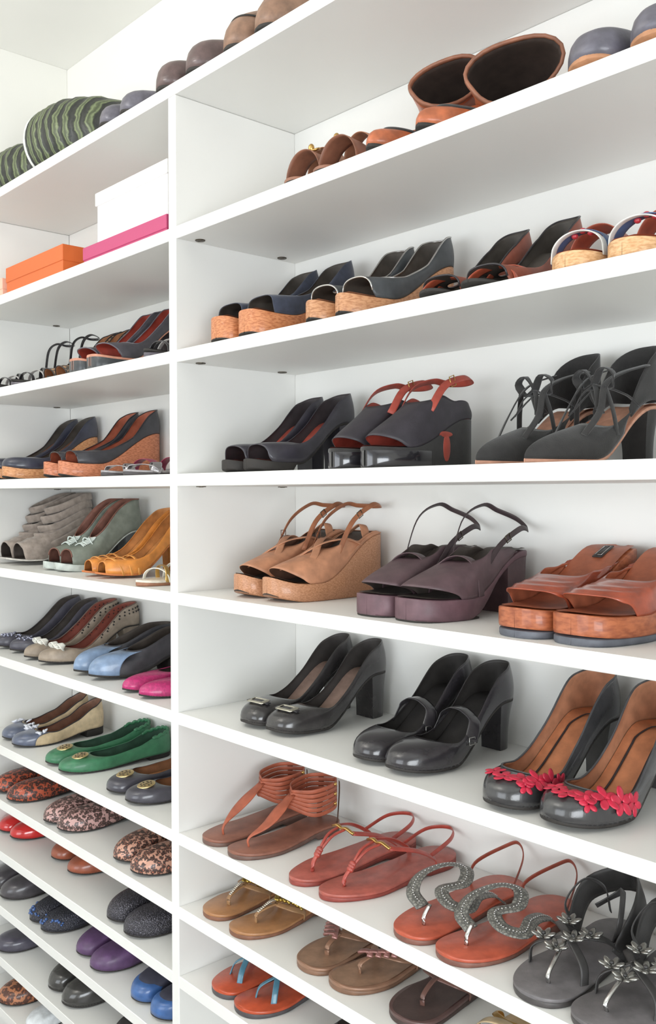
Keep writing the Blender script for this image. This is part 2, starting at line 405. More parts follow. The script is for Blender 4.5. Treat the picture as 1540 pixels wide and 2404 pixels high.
# ---- styles --------------------------------------------------------------
def pump(name, X, Y, z, rot, sd, lab, grp, m=BLK, li=DKI, ins=BRNI, heelm=None, L=.27, h=.09, toe='round', k=.62, kind='block', p=.004, peep=None, sv=.25, trim=None, wall=None, W=.041, deco=None, s0=.78, open=.9, ht=.03, solem=RUB, back=-.008, lean=0, tn=2.4, e=1.2, **kw):
    s = Shoe(name, X, Y, z, rot, sd, lab, grp, L=L, h=h, toe=toe, p=p, W=W, **kw)
    s.sole(solem); s.insole(ins, .03 if peep else .12)
    if h > .012: s.heel(heelm or m, kind, s0, k, lean, e=e)
    s.upper(m, li, sv=sv, peep=peep, trim=trim, open=open, ht=ht, back=back, tn=tn, wall=wall or ((0, .040), (.3, .032), (.55, .031), (.8, .048), (1, .062)))
    if deco: deco(s)
    return s
def flat(name, X, Y, z, rot, sd, lab, grp, m=BLK, li=DKI, ins=BRNI, L=.25, h=.010, toe='round', sv=.26, trim=None, ht=.024, deco=None, W=.040, wall=None, tn=2.4, solem=RUB, **kw):
    s = Shoe(name, X, Y, z, rot, sd, lab, grp, L=L, h=h, toe=toe, W=W, waist=.8, heelw=.8, p=.002, t=.004, **kw)
    s.sole(solem); s.slab('heel', solem, lambda x: 0, lambda x: s.zs(x)-.0035, .76, 1, .95)
    s.insole(ins, .1); s.upper(m, li, sv=sv, ht=ht, trim=trim, tn=tn, wall=wall or ((0, .030), (.3, .026), (.6, .028), (.85, .042), (1, .052)), back=-.005)
    if deco: deco(s)
    return s
def wedgeshoe(name, X, Y, z, rot, sd, lab, grp, m=NAVY, li=TANI, ins=TANI, wm=None, L=.27, h=.095, p=.035, toe='oval', peep=None, sv=.27, wall=None, W=.042, deco=None, arc=None, trim=None, ht=.03, open=.9, rise=(.3, .9), spring=.008, sling=None, taper=1., gap=0., **kw):
    s = Shoe(name, X, Y, z, rot, sd, lab, grp, L=L, h=h, toe=toe, p=p, W=W, rise=rise, spring=spring, waist=.8, heelw=.8)
    s.wedge(wm, 1.0, taper=taper, gap=gap); s.slab('outsole', RUB, lambda x: 0 if x > .22 else s.spring*max(0, 1-x/.22)**2-.0002, lambda x: .004+s.spring*max(0, 1-x/.22)**2+gap*exp(-((x-.55)/.12)**2), 0, 1, .99)
    s.insole(ins, .02)
    s.upper(m, li, sv=sv, peep=peep, arc=arc, trim=trim, ht=ht, open=open, wall=wall or ((0, .040), (.3, .034), (.55, .033), (.8, .05), (1, .06)))
    if sling: s.sling(*sling[0], **sling[1])
    if deco: deco(s)
    return s
def thong(name, X, Y, z, rot, sd, lab, grp, m=TANI, L=.26, W=.041, t=.010, sm=None, deco=None, h=.012, toe='round', edge=None, **kw):
    s = Shoe(name, X, Y, z, rot, sd, lab, grp, L=L, h=h, toe=toe, W=W, waist=.80, heelw=.84, p=.001, t=t, spring=.003)
    s.slab('outsole', sm or RUB, lambda x: max(0, s.zs(x)-t-.003) if x < .7 else 0, lambda x: s.zs(x)-t*.45, k=1.0)
    s.slab('footbed', m, lambda x: s.zs(x)-t*.48, lambda x: s.zs(x)+.0005, k=1.0)
    if edge: s.insole(edge, .0, .86, .001, 'footbed_pad')
    if deco: deco(s)
    return s

# ---- decorations ---------------------------------------------------------
def dec(s, name, geo, m, label=None, sm=True):
    o = mesh(name, geo[0], geo[1], m, s.root, sm, label=label); fixn(o); return o
def bow(m, size=.02, v=.72, knot=None):
    def f(s):
        p, n = s.surf(0, v); c = p+Vector((0, -.001, .003)); G = []
        for sg in (-1, 1):
            pts = [c, c+Vector((sg*size*.5, -.002, size*.35)), c+Vector((sg*size, 0, size*.1)), c+Vector((sg*size*.55, .003, -size*.12)), c]
            G.append(ribbon_geo(crom(pts, 14), size*.55, .0016, c+Vector((0, 0, -.02))))
        G.append(lump_geo(c+Vector((0, 0, .002)), (size*.22, size*.3, size*.22)))
        dec(s, 'bow', join(G), m)
    return f
def medallion(v=.72, r=.018):
    def f(s):
        p, n = s.surf(0, v); n = (n+Vector((0, -.25, .3))).normalized(); c = p+n*.001
        dec(s, 'medallion', disc_geo(c, n, r, .003, 28), metalm('#e8cf9a', .35))
        R = n.to_track_quat('Z', 'Y').to_matrix(); G = []
        for k in range(8):
            a = pi/4*k; ce = c+n*.0031+R @ Vector((cos(a)*r*.58, sin(a)*r*.58, 0))
            G.append(lump_geo(ce, (r*.17, r*.09, .0006), 10, 5, R @ Matrix.Rotation(a+(pi/2 if k % 2 else 0), 3, 'Z')))
        G.append(lump_geo(c+n*.0031, (r*.07, r*.28, .0006), 10, 5, R)); G.append(lump_geo(c+n*.0031+R @ Vector((0, r*.3, 0)), (r*.22, r*.06, .0006), 10, 5, R)); G.append(lump_geo(c+n*.0031+R @ Vector((0, -r*.3, 0)), (r*.22, r*.06, .0006), 10, 5, R))
        dec(s, 'medallion_cutouts', join(G), leather('#3a2f22', .6))
    return f
def buckle_plate(m, v=.62, w=.02, d=.012):
    def f(s):
        p, n = s.surf(0, v); R = n.to_track_quat('Z', 'Y').to_matrix(); c = p+n*.003
        pts = [c+R @ Vector((a*w, b*d, 0)) for a, b in ((-1, -1), (1, -1), (1, 1), (-1, 1))]
        P = [];
        for i in range(4):
            for q in range(5): P.append(pts[i].lerp(pts[(i+1) % 4], q/5))
        dec(s, 'buckle', ribbon_geo(P, .007, .0025, c-n*.05, True), m)
        dec(s, 'buckle_strap', ribbon_geo([c+R @ Vector((x, 0, -.0005-2.5*x*x)) for x in [-.03+.006*i for i in range(11)]], .010, .002, c-n*.06), BLK)
    return f
def flowers(s):
    RED = leather('#c4203f', .45, .2); G = []
    for th, v, r in ((.0, .60, .018), (-.35, .66, .015), (.36, .62, .018), (.66, .64, .019), (.95, .56, .019), (1.2, .38, .016), (.5, .38, .012)):
        p, n = s.surf(th, v); R = n.to_track_quat('Z', 'Y').to_matrix(); rr = random.random()*2
        for k in range(5):
            a = rr+2*pi*k/5; G.append(lump_geo(p+n*.0015+R @ Vector((cos(a)*r*.6, sin(a)*r*.6, 0)), (r*.56, r*.36, .0014), 10, 5, R @ Matrix.Rotation(a, 3, 'Z')))
    dec(s, 'flower_applique', join(G), RED)
    pts = [s.surf(a, .66)[0]+s.surf(a, .66)[1]*.0012 for a in [i*.1 for i in range(13)]]
    dec(s, 'vine_stitching', ribbon_geo(pts, .003, .0015, (0, .1, -.1)), RED)
def insole_lines(s):
    for u in (-.0,):
        pts = [s.P(x, .55*cos((x-.30)*5)*(-1)*1.0, .0035) for x in [.30+.05*i for i in range(13)]]
    P = [s.P(.28+.045*i, -.45, .004) for i in range(11)]+[s.P(.80, -.2, .004), s.P(.82, .1, .004), s.P(.78, .45, .004)]+[s.P(.72-.05*i, .5, .004) for i in range(8)]
    dec(s, 'insole_piping', ribbon_geo(crom(P, 60), .0035, .0016), BLK)
def studs(m, n=26, v0=.35, v1=.9, thm=.7, r=.0028, name='stud'):
    def f(s):
        G = []
        for i in range(n):
            p, nn = s.surf(random.uniform(-thm, thm) % (2*pi), random.uniform(v0, v1)); rr = r*random.uniform(.7, 1.3)
            G.append(lump_geo(p+nn*.0008, (rr, rr, rr*.8), 8, 5))
        o = dec(s, 'stud_cluster', join(G), m)
    return f
def maryjane(m, x=.42, w=.015, hh=.052, buckle=True):
    def f(s):
        n = s.N; i0 = int(n*.24); a = s.top[i0]; b = s.top[n-i0]
        A = s.surf(2*pi*i0/n, .35)[0]; Bq = s.surf(2*pi*(n-i0)/n, .35)[0]
        c = (a+b)/2
        pts = [A+Vector((.002, 0, 0)), a+Vector((.002, 0, .004)), c+Vector((.016, 0, .019)), c+Vector((0, -.002, .023)), c+Vector((-.016, 0, .019)), b+Vector((-.002, 0, .004)), Bq+Vector((-.002, 0, 0))]
        s.strap(pts, w, .0022, m, 'instep_strap', c-Vector((0, 0, .04)), 34)
        if buckle: dec(s, 'buckle', ribbon_geo([A+Vector((.004, dy, dz)) for dy, dz in ((-.007, -.006), (.007, -.006), (.007, .006), (-.007, .006))], .002, .0015, A-Vector((.05, 0, 0)), True), SILV)
    return f
def thongstrap(m, w=.006, x=.17, z=.035, xe=.5, ze=.006, wfun=None, post=None, mid=.33):
    """toe post that splits over the instep to both sides of the footbed"""
    def f(s):
        t0 = s.P(x, -s.side*.12, 0); top = s.P(mid, -s.side*.05, z)
        s.strap([t0, t0+Vector((0, .001, .016)), t0.lerp(top, .55)+Vector((0, 0, .010)), top], post or w, .004, m, 'toe_post', None, 16)
        for sg, nm in ((-1, 'side_strap'), (1, 'side_strap')):
            s.strap([top, s.P((mid+xe)/2-.02, sg*.75, z*.82), s.P(xe, sg*1.0, z*.3), s.P(xe+.01, sg*.98, -ze)], w, .0028, m, nm, s.P(mid+.06, 0, -.01), 20)
        s.tp = top
    return f
def seq(*fs):
    def f(s):
        for g in fs: g(s)
    return f

# ------------------------------------------------------------------ room
XW, YB, CE = -2.765, .325, CZ+1.344
struct(box('floor', XW-.1, 1.6, -3.1, YB+.1, -.08, 0, FLOOR)); struct(box('ceiling', XW-.1, 1.6, -3.1, YB+.1, CE, CE+.08, CEIL))
struct(box('wall_back', XW-.1, 1.6, YB, YB+.1, 0, CE, WALL)); struct(box('wall_left', XW-.1, XW, -3.1, YB, 0, CE, WALL))
struct(boxes('wall_right', [(1.5, 1.6, -3.0, -2.65, 0, CE), (1.5, 1.6, -.85, YB, 0, CE), (1.5, 1.6, -2.65, -.85, 0, .6), (1.5, 1.6, -2.65, -.85, 2.3, CE)], WALL))
struct(boxes('wall_front', [(XW, -2.3, -3.1, -3.0, 0, CE), (-.1, 1.5, -3.1, -3.0, 0, CE), (-2.3, -.1, -3.1, -3.0, 0, .7), (-2.3, -.1, -3.1, -3.0, 2.5, CE)], WALL))
wf = struct(boxes('window_1', [(-2.3, -2.24, -3.08, -3.02, .7, 2.5), (-.16, -.1, -3.08, -3.02, .7, 2.5), (-2.24, -.16, -3.08, -3.02, .7, .76), (-2.24, -.16, -3.08, -3.02, 2.44, 2.5), (-1.23, -1.17, -3.08, -3.02, .76, 2.44)], MELA))
struct(boxes('added_window_2', [(1.52, 1.58, -2.65, -2.59, .6, 2.3), (1.52, 1.58, -.91, -.85, .6, 2.3), (1.52, 1.58, -2.59, -.91, .6, .66), (1.52, 1.58, -2.59, -.91, 2.24, 2.3), (1.52, 1.58, -1.78, -1.72, .66, 2.24)], MELA))  # unseen window frame added around the side fill
# ------------------------------------------------------------------ shelving
XD0, XD1, XL1, XR = -1.663, -1.636, -2.745, -.20
DP = .318; TH = .0255
unit = empty('shelving_unit', (-1.65, 0, 0), 0, 'white floor to ceiling height open shoe shelving with two bays', 'shelves')
def up_(o): o.parent = unit; o.location = (1.65, 0, 0); return o
for a in ((XW+.001, XL1), (XR, XR+.027)): up_(box('side_panel', a[0], a[1], 0, DP, .0, CZ+.8175, MELA))
up_(box('divider', XD0, XD1, 0, DP, 0, CZ+.8175, MELA))
up_(box('back_panel', XL1, XR, DP, DP+.005, 0, CZ+.8175, MELA, b=.0004))
up_(box('top_board', XW+.001, XR+.027, -.0005, DP+.005, CZ+.8180, CZ+.8432, MELA))
LV = dict(R2=.5500, R3=.2975, R4=.0432, R5=-.2020, R6=-.4500, R7=-.7005, R8=-.8545, R9=-1.0000, R10=-1.1560, R11=-1.3020, R12=-1.4480)
for nm, zz in LV.items():
    for x0, x1 in ((XL1, XD0), (XD1, XR)):
        sh = up_(box('shelf', x0, x1, .0005, DP, CZ+zz-TH, CZ+zz, MELA))
        if zz > -.1:
            for xx, yy in ((x0+.022, .045), (x0+.022, .262), (x1-.022, .045), (x1-.022, .262)):
                g = join([disc_geo((xx, yy, CZ+zz-TH+.0004), (0, 0, -1), .0105, .0022, 18), boxg(xx-.007, xx+.007, yy-.0012, yy+.0012, CZ+zz-TH-.0024, CZ+zz-TH-.001, .0002)])
                k = mesh('cam_lock', g[0], g[1], DARKM, sh, False)
for x0, x1 in ((XL1, XD0), (XD1, XR)): up_(box('plinth', x0, x1, .02, .04, 0, CZ-1.448-TH, MELA))
for xx in (XL1+.022, XD0-.022, XD1+.022):
    pass

# ------------------------------------------------------------------ boxes in the upper left bay
def carton(name, x0, x1, y0, y1, z0, z1, lid, m, label, over=.002, ml=None):
    e = empty(name, ((x0+x1)/2, y0, z0+CZ), 0, label, 'box'); cx = (x0+x1)/2; h = z1-z0
    b_ = box('box_base', x0+over-cx, x1-over-cx, over, y1-y0-over, 0, h-.002, m, e, .0008)
    box('box_lid', x0-cx, x1-cx, 0, y1-y0, h-lid, h, ml or m, e, .0012); return e
PNK = paint('pink_card', '#b8436f', .5, .03); ORG = paint('orange_card', '#d2662c', .5, .03); WHC = paint('white_card', '#f4f2f0', .5); PAL = paint('pale_pink_card', '#f2b9a2', .5)
carton('shoe_box', -2.062, -1.690, .012, .30, LV['R2'], LV['R2']+.040, .030, PNK, 'flat pink shoe box lying under the big white box')
carton('shoe_box', -2.003, -1.690, .014, .29, LV['R2']+.0405, LV['R2']+.156, .030, WHC, 'tall white shoe box resting on the flat pink box', .004)
carton('shoe_box', -2.510, -2.168, .012, .10, LV['R2'], LV['R2']+.073, .040, ORG, 'orange lidded shoe box left of the pink one')
carton('shoe_box', -2.735, -2.535, .012, .20, LV['R2'], LV['R2']+.052, .030, PAL, 'pale pink shoe box cut off at the far left edge')

# ------------------------------------------------------------------ on top of the unit
ZT = .8437
def tube_geo(P, R, n=26, capa=True, capb=True, squash=1.0):
    V = []; F = []
    for i, p in enumerate(P):
        T = (P[min(i+1, len(P)-1)]-P[max(i-1, 0)]).normalized(); U = Vector((0, 0, 1)); A = T.cross(U)
        A = A.normalized() if A.length > 1e-5 else Vector((1, 0, 0)); B = A.cross(T).normalized()
        for k in range(n): a = 2*pi*k/n; V.append(p+A*cos(a)*R[i]+B*sin(a)*R[i]*squash)
    for i in range(len(P)-1):
        for k in range(n): F.append([i*n+k, i*n+(k+1) % n, (i+1)*n+(k+1) % n, (i+1)*n+k])
    if capa: F.append(list(range(n))[::-1])
    if capb: F.append([(len(P)-1)*n+k for k in range(n)])
    return V, F
STR = stripes('#2c2e2a', '#485039', '#7b8662', 11, 0)
def striped_boot(x, y, rot, label, sc=1.0):
    e = empty('striped_boot', (x, y, ZT+CZ), radians(rot), label, 'boot', 'striped boots on top of the unit')
    R0 = .104*sc
    ax = crom([(-.125, .0, R0), (-.08, .0, R0*1.0), (-.02, .012, R0*1.02), (.045, .06, R0*.95), (.045, .13, R0*.72), (.04, .20, R0*.6), (.035, .235, R0*.5)], 46)
    rr = [R0*.92*(1 if i < 24 else 1-.43*((i-24)/22)**1.2) for i in range(47)]
    rr = [r*(1+.02*sin(i*1.9)*(i < 30)) for i, r in enumerate(rr)]; rr[-1] *= .4; rr[-2] *= .8
    for i, p in enumerate(ax): p.z = max(p.z, rr[i]+.001)
    V, F = tube_geo(ax, rr, 30, False, True); o = mesh('boot_shaft', V, F, [STR, DKI], e); fixn(o)
    sd = o.modifiers.new('thickness', 'SOLIDIFY'); sd.thickness = .004; sd.material_offset = 1; sd.offset = -1
    rim = crom([ax[0]+Vector((0, cos(a)*rr[0], sin(a)*rr[0])) for a in [2*pi*k/24 for k in range(25)]], 48)[:-1]
    mesh('rim_band', *ribbon_geo(rim, .010, .006, ax[0], True), leather('#d8dad6', .3), e)
    # heel and sole pad on the bent end
    mesh('boot_sole', *ribbon_geo([p+Vector((r*.93, 0, 0)) for p, r in zip(ax[26:44], rr[26:44])], .07, .008, (0, .1, R0)), RUB, e)
    return e
striped_boot(-2.275, .115, 0, 'green and black striped boot lying nearest the grey-toed shoes', 1.0)
striped_boot(-2.545, .10, 0, 'green and black striped boot lying at far left by the wall', .78)

def ankle_boot(name, x, y, z, rot, sd, lab, grp, m=BRNI, li=DKI, L=.27, W=.043, hs=.10, ht=.042, toe='round', sv=.44, band=None, sole=RUB, h=.022, tw=(1, .0), **kw):
    s = Shoe(name, x, y, z, rot, sd, lab, grp, L=L, W=W, h=h, p=.006, t=.006, toe=toe, waist=.82, heelw=.85, cat='boot' if hs > .08 else 'shoe')
    s.sole(sole); s.slab('heel', sole, lambda q: 0, lambda q: s.zs(q)-.005, .72, 1, .97)
    s.insole(DKI); s.upper(m, li, sv=sv, ht=ht, wall=((0, hs), (1, hs+.005)), beta=.55, tn=2.0, q=1.1, open=.92, back=.002, trim=kw.get('trim'))
    if band: s.strap([s.surf(a, .30)[0]+s.surf(a, .3)[1]*.001 for a in [-1.15+.23*i for i in range(11)]], .006, .002, band, 'toe_band', (0, .12, .01), 30)
    if kw.get('deco'): kw['deco'](s)
    return s
GRYL = leather('#63606a', .4, .2, .3); PLUM = leather('#5e4b49', .4, .25, .3); BRB = leather('#8a6a56', .5, .1, .3)
pair(lambda *a, **k: ankle_boot(*a, m=GRYL, hs=.080, sv=.4, L=.26, W=.041, ht=.070, h=.02), 'loafer', 'grey round-toed shoes between striped and plum ones on top', '', ZT, (-1.975, .012), (-1.865, .012))
pair(lambda *a, **k: ankle_boot(*a, m=PLUM, hs=.100, sv=.36, L=.27, W=.047, ht=.086, h=.03), 'loafer', 'large plum brown round-toed shoes on top of the unit', '', ZT, (-1.722, .010), (-1.592, .010))
pair(lambda *a, **k: ankle_boot(*a, m=BRB, hs=.15, sv=.42, L=.27, W=.050, ht=.085, band=RUB), 'ankle_boot', 'brown ankle boots on top at the photo\'s upper edge', '', ZT, (-1.478, .012), (-1.360, .010))

# ------------------------------------------------------------------ second shelf, right bay
z2, z3, z4, z5, z6, z7, z8, z9, z10, z11, z12 = [LV[k]+.0004 for k in ('R2', 'R3', 'R4', 'R5', 'R6', 'R7', 'R8', 'R9', 'R10', 'R11', 'R12')]
BRS = leather('#8d5f4a', .5)
def slouch_sandal(*a, **k):
    s = thong(*a, m=BRS, L=.25, W=.041, h=.02)
    s.arch(.20, .26, .062, .05, BRS, 'vamp_strap', mid=.24); s.arch(.40, .46, .080, .036, leather('#a9775a', .5), 'instep_strap', mid=.40)
    s.strap([s.P(.62, -1, .0), s.P(.74, -1.05, .045), s.P(.98, -.5, .06), s.P(1, 0, .06), s.P(.98, .5, .06), s.P(.74, 1.05, .045), s.P(.62, 1, 0)], .014, .002, BRS, 'ankle_strap', s.P(.75, 0, .04), 36)
    p = s.P(.24, -s.side*.3, .064); dec(s, 'buckle', join([disc_geo(p, (0, -.4, 1), .009, .004, 16), lump_geo(p+Vector((-.008, -.004, .006)), (.006, .006, .008))]), GOLD); return s
pair(slouch_sandal, 'sandal', 'brown wide-strap sandals with brass studs, upper shelf corner', '', z2, (-1.300, .016), (-1.205, .016))
RST = leather('#b5643f', .42, .2, .3)
def slouch_boot(name, x, y, z, rot, sd, lab, grp):
    s = ankle_boot(name, x, y, z, rot, sd, lab, grp, m=RST, li=DKI, L=.27, W=.042, hs=.055, ht=.045, toe='almond', sv=.40, sole=RUB)
    s.root['category'] = 'boot'
    s.strap([s.surf(a, .45)[0]+s.surf(a, .45)[1]*.001 for a in [-1.2+.24*i for i in range(11)]], .008, .003, BLKS, 'dark_piping', (0, .12, .01), 30)
    # soft shaft folded over towards the front, its lined mouth open to the room
    sp = crom([(0, .205, .05), (.012, .195, .072), (.050, .155, .092), (.092, .100, .092)] if sd > 0 else [(0, .205, .05), (.008, .20, .085), (.036, .165, .118), (.070, .115, .128)], 14)
    V = []; F = []; n = 28
    for i, p in enumerate(sp):
        T = (sp[min(i+1, 14)]-sp[max(i-1, 0)]).normalized(); A = Vector((1, .35, .25)); A = (A-T*A.dot(T)).normalized(); B = T.cross(A)
        r = .032+(.026 if sd > 0 else .017)*(i/14)**1.2
        for k in range(n):
            a = 2*pi*k/n; wob = 1+.10*sin(3*a+1)*(i/14); V.append(p+A*cos(a)*r*1.25*wob+B*sin(a)*r*.80*wob+T*.012*sin(2*a)*(i/14))
    for i in range(14):
        for k in range(n): F.append([i*n+k, i*n+(k+1) % n, (i+1)*n+(k+1) % n, (i+1)*n+k])
    o = mesh('boot_shaft', V, F, [RST, leather('#3c302a', .7)], s.root); fixn(o)
    sd_ = o.modifiers.new('thickness', 'SOLIDIFY'); sd_.thickness = .004; sd_.material_offset = 1; sd_.offset = 0
    mesh('shaft_rim', *ribbon_geo([V[14*n+k] for k in range(n)], .009, .006, sp[-1], True), leather('#8a5a44', .5), s.root)
    return s
pair(slouch_boot, 'slouch_boot', 'rust leather boots whose dark-lined shafts flop open forward', '', z2, (-1.095, .014), (-.968, .012))
pair(lambda *a, **k: ankle_boot(*a, m=GRYL, hs=.068, sv=.4, L=.26, W=.046, ht=.066, h=.02, sole=TANL), 'slip_on', 'dark grey slip-ons with tan edge, upper shelf far right', '', z2, (-.696, .012), (-.590, .012))

# ------------------------------------------------------------------ third shelf, right bay
CKO = cork('#d08a5c', '#b0663c'); CKT = cork('#c79269', '#a76f48'); CKL = cork('#e0b486', '#c4905f')
NV = suede('#333848'); DRK = leather('#44474a', .45, .1); OLV = leather('#4c4640', .6)
pair(lambda *a, **k: wedgeshoe(*a, m=NV, li=OLV, ins=BRNI, wm=CKO, L=.268, h=.125, p=.042, toe='square', peep=(.75, .62), sv=.30, wall=((0, .040), (.35, .03), (.6, .022), (.85, .045), (1, .055)), rise=(.28, .95)), 'wedge_shoe', 'navy peep-toe wedges on orange cork beside the divider', '', z3, (-1.528, .018), (-1.420, .018))
pair(lambda *a, **k: wedgeshoe(*a, m=DRK, li=OLV, ins=leather('#a5795e', .6), wm=CKT, L=.268, h=.115, p=.030, toe='oval', peep=(.8, .6), sv=.29, wall=((0, .040), (.35, .03), (.6, .022), (.85, .05), (1, .055)), rise=(.28, .95), trim=SILV), 'wedge_shoe', 'dark grey open-toe wedges with tan cork platforms', '', z3, (-1.245, .016), (-1.152, .016))
CORL = leather('#b4563c', .4, .2)
def rustwedge(*a, **k):
    s = pump(*a, m=leather('#8a4a38', .45), li=OLV, ins=OLV, L=.262, h=.085, p=.004, W=.040, peep=(.8, .55), sv=.30, kind='block', wall=((0, .030), (.4, .022), (.7, .03), (1, .060)), trim=BLK)
    s.arch(.16, .22, .030, .022, CORL, 'coral_strap', mid=.20); s.arch(.30, .36, .036, .018, CORL, 'coral_strap', mid=.32); return s
pair(rustwedge, 'strappy_pump', 'dark brown pumps with coral toe straps', '', z3, (-.968, .012), (-.868, .010))
BLUE = leather('#4b5f82', .45); RDB = leather('#a85642', .45)
def bluewedge(*a, **k):
    s = Shoe(*a, L=.25, h=.045, p=.018, W=.043, toe='round', spring=.003, waist=.85, heelw=.85)
    s.wedge(CKL); s.insole(RDB, .01, .95)
    s.arch(.13, .15, .034, .012, leather('#e4e2dc', .4), 'white_strap', mid=.13); s.arch(.19, .22, .038, .024, BLUE, 'blue_strap', mid=.20); s.arch(.40, .44, .052, .045, RDB, 'red_strap', mid=.44)
    G = [lump_geo(s.P(.20, u*.3, .039-.005*abs(u)), (.005, .005, .004)) for u in (-1, 0, 1)]; dec(s, 'bead', join(G), leather('#c53d45', .3, .5)); return s
pair(bluewedge, 'wedge_sandal', 'low cork wedge sandals with blue, white and red straps', '', z3, (-.724, .016), (-.622, .012))

# ------------------------------------------------------------------ fourth shelf, right bay
pair(lambda *a, **k: pump(*a, m=leather('#35323a', .4, .2), li=leather('#3a3436', .6), ins=leather('#a0493c', .5), L=.262, h=.098, p=.014, W=.041, peep=(.65, .42), sv=.30, toe='round', kind='block', k=.8, ht=.034), 'peep_toe_pump', 'black peep-toe pumps beside the divider at eye level', '', z4, (-1.500, .018), (-1.413, .018))
def cutwedge(*a, **k):
    s = Shoe(*a, L=.240, h=.085, p=.030, W=.041, toe='oval', spring=.002, waist=.9, heelw=.9, rise=(.25, .9))
    s.wedge(BLKS, 1.0); s.slab('platform_band', BLKP, lambda x: .002, lambda x: .030, 0, .45, 1.012); s.insole(REDI, .02)
    s.upper(leather('#343036', .5), REDI, sv=.46, peep=(.95, .30), wall=((0, .066), (.3, .062), (.6, .036), (1, .024)), ht=.016, tn=3, open=.93, slope=1)
    s.sling(.46, .014, REDI, top=.070, z0=.050, hz=.012, back=-.002, bk=GOLD)
    q0 = s.P(.62, 1.0, -.028); dec(s, 'side_cutout', join([lump_geo(q0+Vector((.0008, 0, -.004)), (.0018, .010, .024)), lump_geo(q0+Vector((.0008, -.004, .019)), (.0018, .020, .005))]), REDI); return s
pair(cutwedge, 'wedge_sandal', 'black slingback wedges with dark red lined heel straps', '', z4, (-1.188, .018), (-1.092, .018))
PNKI = leather('#c08e76', .55)
def laceup(*a, **k):
    s = Shoe(*a, L=.275, h=.085, p=.002, t=.004, W=.046, toe='point', spring=.001, heelw=.78)
    s.slab('outsole', PNKI, lambda x: s.zs(x)-.006 if x > .3 else .0, lambda x: s.zs(x)-.0006, k=1.0); s.insole(PNKI, .1)
    s.heel(BLKS, 'block', .8, .6)
    s.upper(BLKS, PNKI, sv=.40, arc=1.75, ht=.022, wall=((0, .050), (.3, .026), (.5, .016), (1, .01)), tn=1.6, slope=.6)
    top = s.top[s.N//2]
    s.upper(BLKS, PNKI, sv=.72, arc=None, name='heel_cup', wall=((0, .05), (1, .085))) if False else None
    # heel cup
    V = []; F = []; nn = 24
    for i in range(nn+1):
        th_ = pi-1.25+2.5*i/nn; x = (1-cos(th_))/2; sg = 1 if th_ < pi else -1
        for j in range(7):
            b = s.P(x, sg*.98, 0); e_ = 1-abs(2*i/nn-1)**2.5; V.append(b+Vector((0, -.004*j/6, .008+(.012+.075*e_)*j/6)))
    for i in range(nn):
        for j in range(6): F.append([i*7+j, (i+1)*7+j, (i+1)*7+j+1, i*7+j+1])
    o = mesh('heel_cup', V, F, [BLKS, BLKS], s.root); m_ = o.modifiers.new('thickness', 'SOLIDIFY'); m_.thickness = .002
    for sg in (-1, 1):
        s.strap([s.P(.30, sg*.75, .034), s.P(.40, sg*.8, .065), s.P(.48, sg*.6, .092), s.P(.60, sg*.75, .085), s.P(.80, sg*.95, .062)], .010, .0025, BLKS, 'side_strap', s.P(.5, 0, .0), 24)
        s.strap([s.P(.48, sg*.6, .092), s.P(.50, sg*.85, .055), s.P(.52, sg*1.0, .012)], .010, .0025, BLKS, 'side_strap', s.P(.5, 0, .02), 16)
        s.strap([s.P(.42, sg*.75, .06), s.P(.50, -sg*.1, .085), s.P(.62, -sg*.8, .05), s.P(.72, -sg*.98, .012)], .010, .0025, BLKS, 'cross_strap', s.P(.52, 0, .0), 20)
    G = []
    c = s.P(.50, 0, .092)
    for sg in (-1, 1): G.append(ribbon_geo(crom([c, c+Vector((sg*.016, -.004, .022)), c+Vector((sg*.034, 0, .012)), c+Vector((sg*.02, .004, -.006)), c], 16), .014, .002, c-Vector((0, 0, .03)))); G.append(ribbon_geo(crom([c, c+Vector((sg*.014, -.012, -.016)), c+Vector((sg*.022, -.02, -.04))], 10), .008, .002, c-Vector((0, .0, .08))))
    dec(s, 'lace_bow', join(G), BLKS); return s
pair(laceup, 'lace_up_pump', 'black suede pointed pumps with tied laces and pink insoles', '', z4, (-.874, .016, -6), (-.772, .014, -6))

# ------------------------------------------------------------------ fifth shelf, right bay
TW = leather('#b98262', .55, .05, .2); TCK = cork('#c28c69', '#a4704c', 240)
def tansling(*a, **k):
    s = Shoe(*a, L=.276, h=.118, p=.030, W=.046, toe='round', spring=.014, waist=.9, heelw=.88, rise=(.32, .92))
    s.slab('outsole', RUB, lambda x: s.spring*max(0, 1-x/.22)**2, lambda x: .003+s.spring*max(0, 1-x/.22)**2, 0, 1, .96)
    s.wedge(TCK); s.insole(DKI, .02)
    s.upper(TW, BRNI, sv=.46, peep=(.95, .32), wall=((0, .050), (.3, .046), (.55, .012), (1, .004)), ht=.016, tn=3, open=.9, slope=1)
    for sg in (-1, 1):
        s.strap([s.P(.20, sg*.75, .020), s.P(.33, sg*.45, .048), s.P(.46, -sg*.15, .060), s.P(.60, -sg*.75, .040), s.P(.72, -sg*.95, .004)], .016, .0025, TW, 'cross_strap', s.P(.45, 0, 0), 26)
    s.sling(.5, .010, leather('#9a6142', .5), top=.058, z0=.035, hz=.006, back=-.002, bk=DARKM)
    dec(s, 'buckle', ribbon_geo([s.P(.56, -.9, .055)+Vector((0, dy, dz)) for dy, dz in ((-.006, -.006), (.006, -.006), (.006, .006), (-.006, .006))], .002, .0015, (0, .16, .15), True), BRNI)
    s.strap([s.P(.80, -.8, .002), s.P(.86, 0, .020), s.P(.80, .8, .002)], .018, .002, TW, 'heel_band', s.P(.84, 0, -.03), 16); return s
pair(tansling, 'wedge_sandal', 'tan slingback wedge sandals in the corner by the divider', '', z5, (-1.478, .032), (-1.368, .030))
